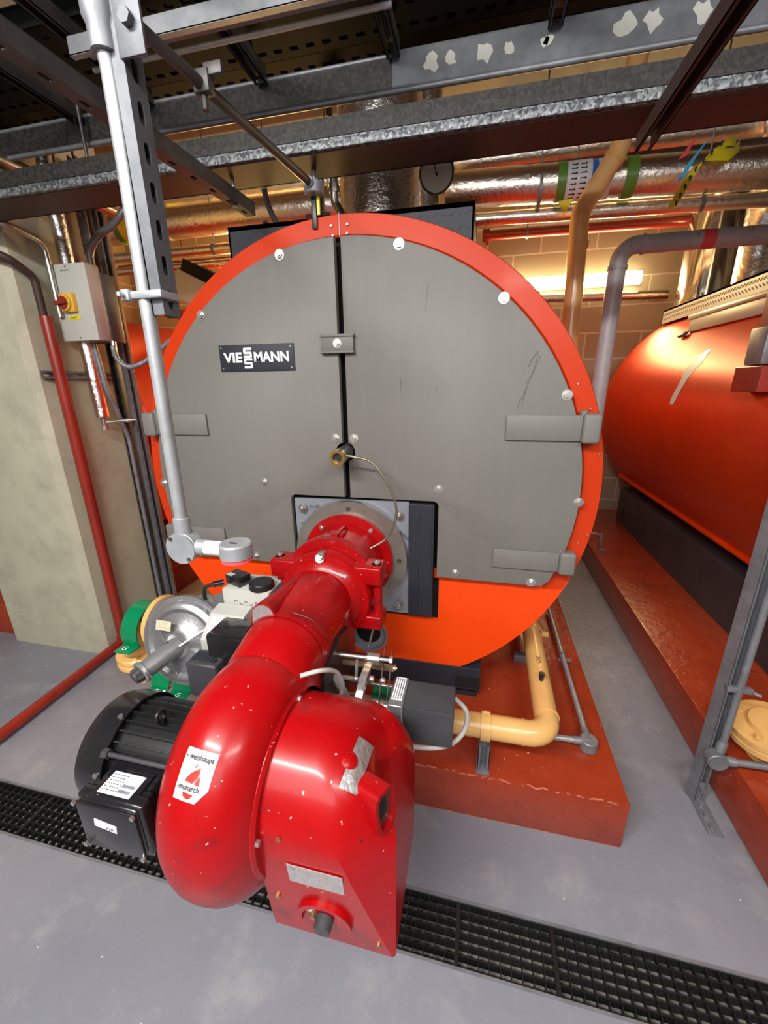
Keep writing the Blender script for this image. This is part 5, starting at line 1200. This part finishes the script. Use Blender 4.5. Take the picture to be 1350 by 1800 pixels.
k = MB(); k.plate([(0, 0), (.10, .01), (.05, -.07)], [], (.41, 3.30, 2.72), U, W, -.001); lab(k.obj('loose_tape_end', M['tapeyellow'], p2, smooth=0), 'loose yellow tape end')
for x0, x1, m in ((-3.06, -3.0, 'tapegreen'), (-3.0, -2.86, 'tapeyellow')): band(x0, x1, m, p1, 2.884, .111)
# loose warning tape
tp_ = thing('marker_tape', 'loose yellow and blue pipe marker tape hanging with black arrows', 'tape', (1.1, 3.1, 2.6))
def ribbon(pts, w_, m, name, par):
    k = MB(); A = []; 
    for p, n_ in pts:
        p = Vector(p); n_ = Vector(n_).normalized(); A.append((p - n_ * w_ / 2, p + n_ * w_ / 2))
    va = k._loop([a for a, b_ in A]); vb = k._loop([b_ for a, b_ in A]); k._bridge(va, vb, False)
    bmesh.ops.solidify(k.bm, geom=list(k.bm.faces), thickness=.0012); return k.obj(name, M[m], par, smooth=60)
ribbon([((1.36, 3.285, 2.92), (0, .3, 1)), ((1.26, 3.12, 2.86), (.3, .3, .8)), ((1.15, 3.09, 2.79), (.6, 0, .7)), ((1.09, 3.08, 2.72), (.9, 0, .4)), ((1.045, 3.09, 2.62), (1, 0, .3)), ((1.02, 3.1, 2.56), (1, 0, .35))], .055, 'tapeyellow', 'yellow_strip', tp_)
ribbon([((1.38, 3.285, 2.90), (0, .2, 1)), ((1.28, 3.13, 2.80), (.3, .3, .8)), ((1.17, 3.10, 2.80), (.6, 0, .7))], .07, 'tapeyellow', 'yellow_strip', tp_)
ribbon([((1.14, 3.10, 2.87), (.6, 0, .7)), ((1.08, 3.09, 2.78), (.9, 0, .4)), ((1.035, 3.095, 2.69), (1, 0, .3))], .032, 'tapecyan', 'blue_strip', tp_)
ribbon([((1.08, 3.11, 2.89), (.6, 0, .7)), ((1.03, 3.10, 2.80), (.9, 0, .4))], .045, 'tapepink', 'pink_strip', tp_)
k = MB()
for i, (x, z) in enumerate(((1.205, 2.835), (1.165, 2.80), (1.13, 2.765), (1.10, 2.73), (1.08, 2.69), (1.062, 2.65), (1.045, 2.61), (1.03, 2.575))):
    a = math.radians(100 if i < 3 else 90); y = 3.075
    k.plate([(-.004, -.012), (.004, -.012), (.004, .004), (.010, .004), (0, .016), (-.010, .004), (-.004, .004)], [], (x, y, z), (math.sin(a), 0, math.cos(a)), (0, 0, 1), -.001)
k.obj('arrow_marks', M['ink'], tp_, smooth=0)
# flow pipe, foil risers
fp = lagged([(-.585, 2.5, 2.2), (-.585, 2.5, 3.5)], .215, 'wide crinkled foil riser standing on the boiler top', 'foil', 'crinkled foil risers')
lagged([(-.40, 2.9, 2.2), (-.40, 2.9, 3.5)], .09, 'narrow crinkled foil riser beside the wide one', 'foil', 'crinkled foil risers')
lagged([(1.74, 3.6, 2.2), (1.74, 3.6, 3.5)], .10, 'crinkled foil riser at the right picture edge', 'foil', 'crinkled foil risers')
fl2 = thing('flue_pipe', 'polished stainless flue rising from the right-hand boiler', 'flue', (1.80, 4.42, 2.2))
k = MB(); k.lathe((1.80, 4.42, 0), (0, 0, 1), [(2.2, 0), (2.2, .20), (2.26, .20), (2.262, .185), (2.70, .185), (2.705, .192), (2.73, .192), (2.735, .185), (3.5, .185), (3.5, 0)], 48); k.obj('pipe', M['stainless'], fl2)
k = MB(); k.ring((1.80, 4.42, 2.66), (1.80, 4.42, 2.685), .192, .184, 48); k.box(1.70, 1.74, 4.215, 4.235, 2.655, 2.69, .002); k.obj('locking_band', M['stainless'], fl2)
lu = MB(); lu.plate([(-.03, 0), (-.03, .04)] + arc(0, .04, .03, 180, 0, 10) + [(.03, 0)], [arc(0, .04, .013, 0, 330, 11)], (1.66, 4.1, 2.215), V(1, .3, 0), W, -.012); lu.obj('lifting_lug', M['sidegrey'], b2)
# pressure gauges
def gauge(x, y, z, r, z0, label, face=True):
    t = thing('pressure_gauge', label, 'gauge', (x, y, z0), 'dial gauges on the boiler top')
    fd = V(.1, -1, -.45).normalized(); c_ = V(x, y, z)
    k = MB(); k.cyl(c_ + fd * -.02, c_ + fd * .02, r, seg=40, bev=.004); k.obj('case', M['black'], t)
    k = MB(); k.cyl(c_ + fd * .0195, c_ + fd * .0215, r * .88, seg=40); f_ = k.obj('dial_face', M['dial'], t)
    u2, v2, _ = frame(fd); k = MB(); k.plate([(-.003, -.01), (.003, -.01), (.001, r * .7), (-.001, r * .7)], [], c_ + fd * .0225, (u2 * .9 + v2 * .3), v2 * .9 - u2 * .3, .001)
    k.cyl(c_ + fd * .0215, c_ + fd * .025, .006, seg=12); k.obj('needle', M['ink'], f_)
    k = MB(); k.cyl((x, y + .005, z - r), (x, y + .005, z0), .009, seg=12); k.cyl((x, y + .005, z - r - .03), (x, y + .005, z - r), .014, seg=6); k.obj('stem', M['brass'], t)
gauge(-.255, 2.2, 2.505, .078, 2.206, 'large round dial gauge on the boiler top under the trunking')
gauge(-.66, 1.93, 2.70, .040, 2.56, 'small black dial gauge above the brass valve')
va = thing('brass_valve', 'brass cock and steel elbow rising from the boiler top to a gauge', 'valve', (-.62, 1.9, 2.2))
k = MB(); k.cyl((-.652, 1.93, 2.49), (-.652, 1.93, 2.57), .011, seg=12); k.cyl((-.652, 1.93, 2.50), (-.652, 1.93, 2.535), .017, seg=6); k.cyl((-.652, 1.93, 2.455), (-.652, 1.93, 2.49), .015, seg=6); k.tube([(-.652, 1.93, 2.52), (-.70, 1.92, 2.52)], .006, 8); k.cyl((-.70, 1.92, 2.52), (-.715, 1.917, 2.52), .010, seg=10); k.obj('cock', M['brass'], va)
k = MB(); k.tube(elbow([(-.652, 1.93, 2.46), (-.652, 1.93, 2.34), (-.60, 1.93, 2.25), (-.56, 1.93, 2.20)], .04), .017, 16); k.cyl((-.652, 1.93, 2.40), (-.652, 1.93, 2.37), .022, seg=8); k.obj('elbow_pipe', M['steel'], va)
tag(MB().tube([(-.69, 1.85, 2.206), (-.675, 1.85, 2.45)], .012, 12).obj('thermometer_pocket', M['steel']), 'thin steel stem behind the black bracket on the boiler top', 'stem')
tag(MB().tube([(-.905, 1.8, 2.395), (-.905, 1.8, 2.35), (-.885, 1.8, 2.28), (-.845, 1.8, 2.21)], .011, 12, smooth=8, corr=.0012, pitch=.009).obj('flexible_conduit', M['galv']), 'ribbed flexible conduit rising from the boiler top left of centre', 'conduit', 'flexible conduits')
k = MB(); k.cyl((-.905, 1.8, 2.39), (-.905, 1.8, 2.415), .014, seg=6); k.cyl((-.93, 1.8, 2.405), (-.88, 1.8, 2.405), .004, seg=8); tag(k.obj('gland', M['zinc']), 'zinc gland on top of the ribbed conduit above the boiler', 'gland')
# yellow gas riser, grey lagged pipe, red sprinkler main
pipe('gas_riser', [(.56, 3.2, .43), (.565, 3.2, 1.9), (.54, 3.2, 2.61), (.72, 3.2, 2.92), (.76, 3.2, 3.5)], .056, M['gaspipe'], 'ochre gas riser bending over behind the boiler at right', R=.10, seg=28)
k = MB(); k.ring((.552, 3.2, 2.42), (.551, 3.2, 2.45), .060, .055, 28); k.ring((.69, 3.2, 2.865), (.705, 3.2, 2.89), .060, .055, 28); tag(k.obj('pipe_collar', M['gas']), 'raised weld collars on the ochre riser', 'collar')
gy = thing('grey_pipe', 'grey lagged pipe turning from upright to level in front of the lit wall', 'pipe', (.72, 2.9, 1.1))
k = MB(); k.tube(elbow([(.715, 2.9, 1.15), (.725, 2.9, 2.335), (2.9, 2.9, 2.335)], .09, 12), .047, 28); k.tube(elbow([(.715, 2.9, 1.17), (.715, 2.9, 1.05), (.45, 2.9, 1.05)], .06), .047, 24); k.obj('pipe_run', M['pvc'], gy)
k = MB(); k.ring((.724, 2.9, 2.215), (.7245, 2.9, 2.235), .053, .046, 28); k.obj('elbow_collar', M['pvc'], gy)
k = MB(); k.ring((.825, 2.9, 2.335), (.845, 2.9, 2.335), .053, .046, 28); k.obj('elbow_collar', M['pvc'], gy)
k = MB(); k.ring((1.12, 2.9, 2.335), (1.185, 2.9, 2.335), .0482, .046, 28); lab(k.obj('red_band', M['tapepink'], gy), 'red band round the grey pipe')
hangk = MB(); hangk.cyl((1.6, 2.9, 2.38), (1.6, 2.9, 3.5), .005, seg=8); hangk.obj('hanger_rod', M['galv'], gy)
sp = thing('sprinkler_pipe', 'dark red pipe high along the back wall', 'pipe', (1.5, 4.75, 2.9))
k = MB(); k.tube([(-.06, 4.75, 2.985), (3.9, 4.75, 2.93)], .042, 20); k.obj('pipe_run', M['darkred'], sp)
k = MB(); k.lathe((-.06, 4.75, 2.985), (1, 0, 0), [(-.02, 0), (-.02, .058), (.05, .058), (.05, .04)], 24); k.cyl((-.03, 4.75, 2.985), (-.03, 4.75, 2.90), .02, seg=12); k.obj('grooved_end', M['darkred'], sp)
k = MB()
for x in (.33, 1.9, 3.3): k.ring((x, 4.75, 2.975), (x + .02, 4.75, 2.975), .046, .042, 20); k.cyl((x + .01, 4.75, 3.02), (x + .01, 4.75, 3.5), .006, seg=8)
k.obj('hangers', M['galv'], sp)
sp = thing('sprinkler_pipe', 'dark red pipe high behind the slotted channel at left', 'pipe', (-2.5, 4.75, 2.9))
k = MB(); k.tube([(-4.4, 4.75, 2.98), (-1.3, 4.75, 2.96)], .042, 20); k.cyl((-3.5, 4.75, 3.0), (-3.5, 4.75, 3.5), .006, seg=8); k.cyl((-1.5, 4.75, 3.0), (-1.5, 4.75, 3.5), .006, seg=8); k.lathe((-2.55, 4.75, 2.97), (0, 0, -1), [(0, .02), (.10, .02), (.11, .035), (.12, .035), (.13, .01)], 16); k.obj('pipe_run', M['darkred'], sp)
pipe('wall_pipe', [(-.2, 5.03, 2.465), (1.75, 5.03, 2.415)], .045, M['foilsoft'], 'thin shiny pipe along the block wall under the lamp')
# wall lamps
def batten(x0, x1, y, z, label, m='lamp', face=-1):
    t = thing('wall_lamp', label, 'lamp', ((x0 + x1) / 2, y, z - .06), 'fluorescent battens on the back wall')
    k = MB(); k.box(x0, x1, y, y + .03, z - .055, z + .055, .006); k.obj('base', M['offwhite'], t)
    k = MB(); k.box(x0 + .01, x1 - .01, y - .075, y, z - .062, z + .062, .022, seg=4); k.obj('diffuser', M[m], t)
batten(.15, 1.50, 5.065, 2.585, 'lit fluorescent batten on the back wall right of the boiler')
batten(-2.95, -1.55, 5.065, 2.15, 'lit fluorescent batten on the back wall behind the boiler at left')
# ceiling lamps above the aisle in front (behind the viewer)
def ceil_lamp(x, y, z, ang, label):
    t = thing('ceiling_lamp', label, 'lamp', (x, y, z), 'ceiling battens over the aisle')
    rm_ = Matrix.Rotation(ang, 3, 'Z')
    k = MB(); k.box(x - .75, x + .75, y - .06, y + .06, z, z + .07, .006, rot=rm_); k.obj('base', M['offwhite'], t)
    k = MB(); k.box(x - .74, x + .74, y - .07, y + .07, z - .06, z, .02, rot=rm_); k.obj('diffuser', M['lampw'], t)
    k = MB()
    for s in (-.5, .5): k.cyl(V(x, y, z + .06) + rm_ @ V(s, 0, 0), V(x, y, 3.5) + rm_ @ V(s, 0, 0), .004, seg=8)
    k.obj('suspension', M['steel'], t)
ceil_lamp(-0.95, -0.75, 2.95, 0, 'white ceiling batten behind the viewer at left'); ceil_lamp(1.15, -0.75, 2.95, 0, 'white ceiling batten behind the viewer at right')

# ------------------------------------------------------------------ things on the neighbouring boilers
k = MB(); k.tube([(1.615, 3.85, 2.055), (1.585, 3.3, 2.10), (1.60, 2.2, 2.105)], .02, 8)
k.bm.free(); k = MB(); k.box(1.425, 1.50, 2.45, 3.60, 1.93, 2.015, .004); k.box(1.415, 1.51, 2.43, 3.62, 2.010, 2.045, .010)
cr = tag(k.obj('cable_duct', M['offwhite'], smooth=30), 'white-capped duct along the top left of the right boiler', 'duct')
sn = thing('sensor_clip', 'small metal sensor clip with two wires on the right orange boiler', 'sensor', (1.40, 3.62, 1.88))
k = MB(); k.box(1.385, 1.425, 3.58, 3.66, 1.905, 1.93, .003, rot=Matrix.Rotation(-.7, 3, 'Y')); k.obj('clip', M['galv'], sn)
k = MB(); k.tube([(1.42, 3.60, 1.93), (1.46, 3.5, 2.0), (1.485, 3.45, 2.05)], .003, 6, smooth=4); k.tube([(1.43, 3.57, 1.92), (1.47, 3.46, 1.99), (1.485, 3.42, 2.04)], .003, 6, smooth=4); k.obj('wires', M['black'], sn)
def shell2(x, y, z, off):
    v_ = V(x - 2.13, 0, z - 1.31).normalized() * (.925 + off); return V(2.13 + v_.x, y, 1.31 + v_.z)
k = MB(); P_ = [(1.335, 3.01, 1.775, .02), (1.314, 3.05, 1.746, .10), (1.29, 3.06, 1.70, .14), (1.274, 3.08, 1.662, .12), (1.255, 3.08, 1.60, .07), (1.235, 3.09, 1.542, .06), (1.222, 3.10, 1.48, .065), (1.214, 3.10, 1.45, .04)]
va_ = k._loop([shell2(x, y - w_ / 2 - .01, z, .002) for x, y, z, w_ in P_]); vb_ = k._loop([shell2(x, y + w_ / 2, z, .002) for x, y, z, w_ in P_]); k._bridge(va_, vb_, False)
bmesh.ops.solidify(k.bm, geom=list(k.bm.faces), thickness=.0015); lab(k.obj('paint_smear', M['label'], b2, smooth=60), 'pale lilac smear of sealant on the shell')
hb = thing('hinge_block', 'dark red boxy hinge block at the right edge on the orange boiler', 'bracket', (1.25, 2.25, 1.54))
k = MB(); k.box(1.16, 1.60, 2.15, 2.35, 1.545, 1.655, .003); k.box(1.22, 1.60, 2.18, 2.36, 1.655, 2.05, .003); k.obj('block', M['darkred'], hb, smooth=0)
k = MB(); k.box(1.175, 1.222, 2.20, 2.33, 1.66, 1.82, .010); k.obj('roller', M['galv'], hb)
k = MB(); k.box(1.20, 1.30, 2.14, 2.19, 2.00, 2.15, .003); k.obj('bracket', M['galv'], hb)
cbx = thing('control_box', 'tilted white and black control box behind the top left of the boiler', 'box', (-2.15, 3.1, 2.17))
rm3 = Matrix.Rotation(.45, 3, 'Y')
k = MB(); k.box(-2.30, -1.92, 2.95, 3.25, 2.17, 2.36, .004, rot=rm3); k.obj('case', M['offwhite'], cbx)
k = MB(); k.box(-2.28, -1.94, 2.96, 3.24, 2.36, 2.44, .004, rot=rm3, piv=V(-2.11, 3.1, 2.265)); k.obj('lid', M['void'], cbx)
k = MB(); k.box(-2.46, -1.98, 3.0, 3.3, 2.13, 2.17, .003); k.box(-2.40, -2.34, 3.1, 3.2, 2.06, 2.14, .002); lab(k.obj('stand', M['darkred'], cbx), 'dark red stand')
k = MB(); k.box(-2.05, -2.0, 2.37, 2.42, 1.38, 1.42); k.bm.free()
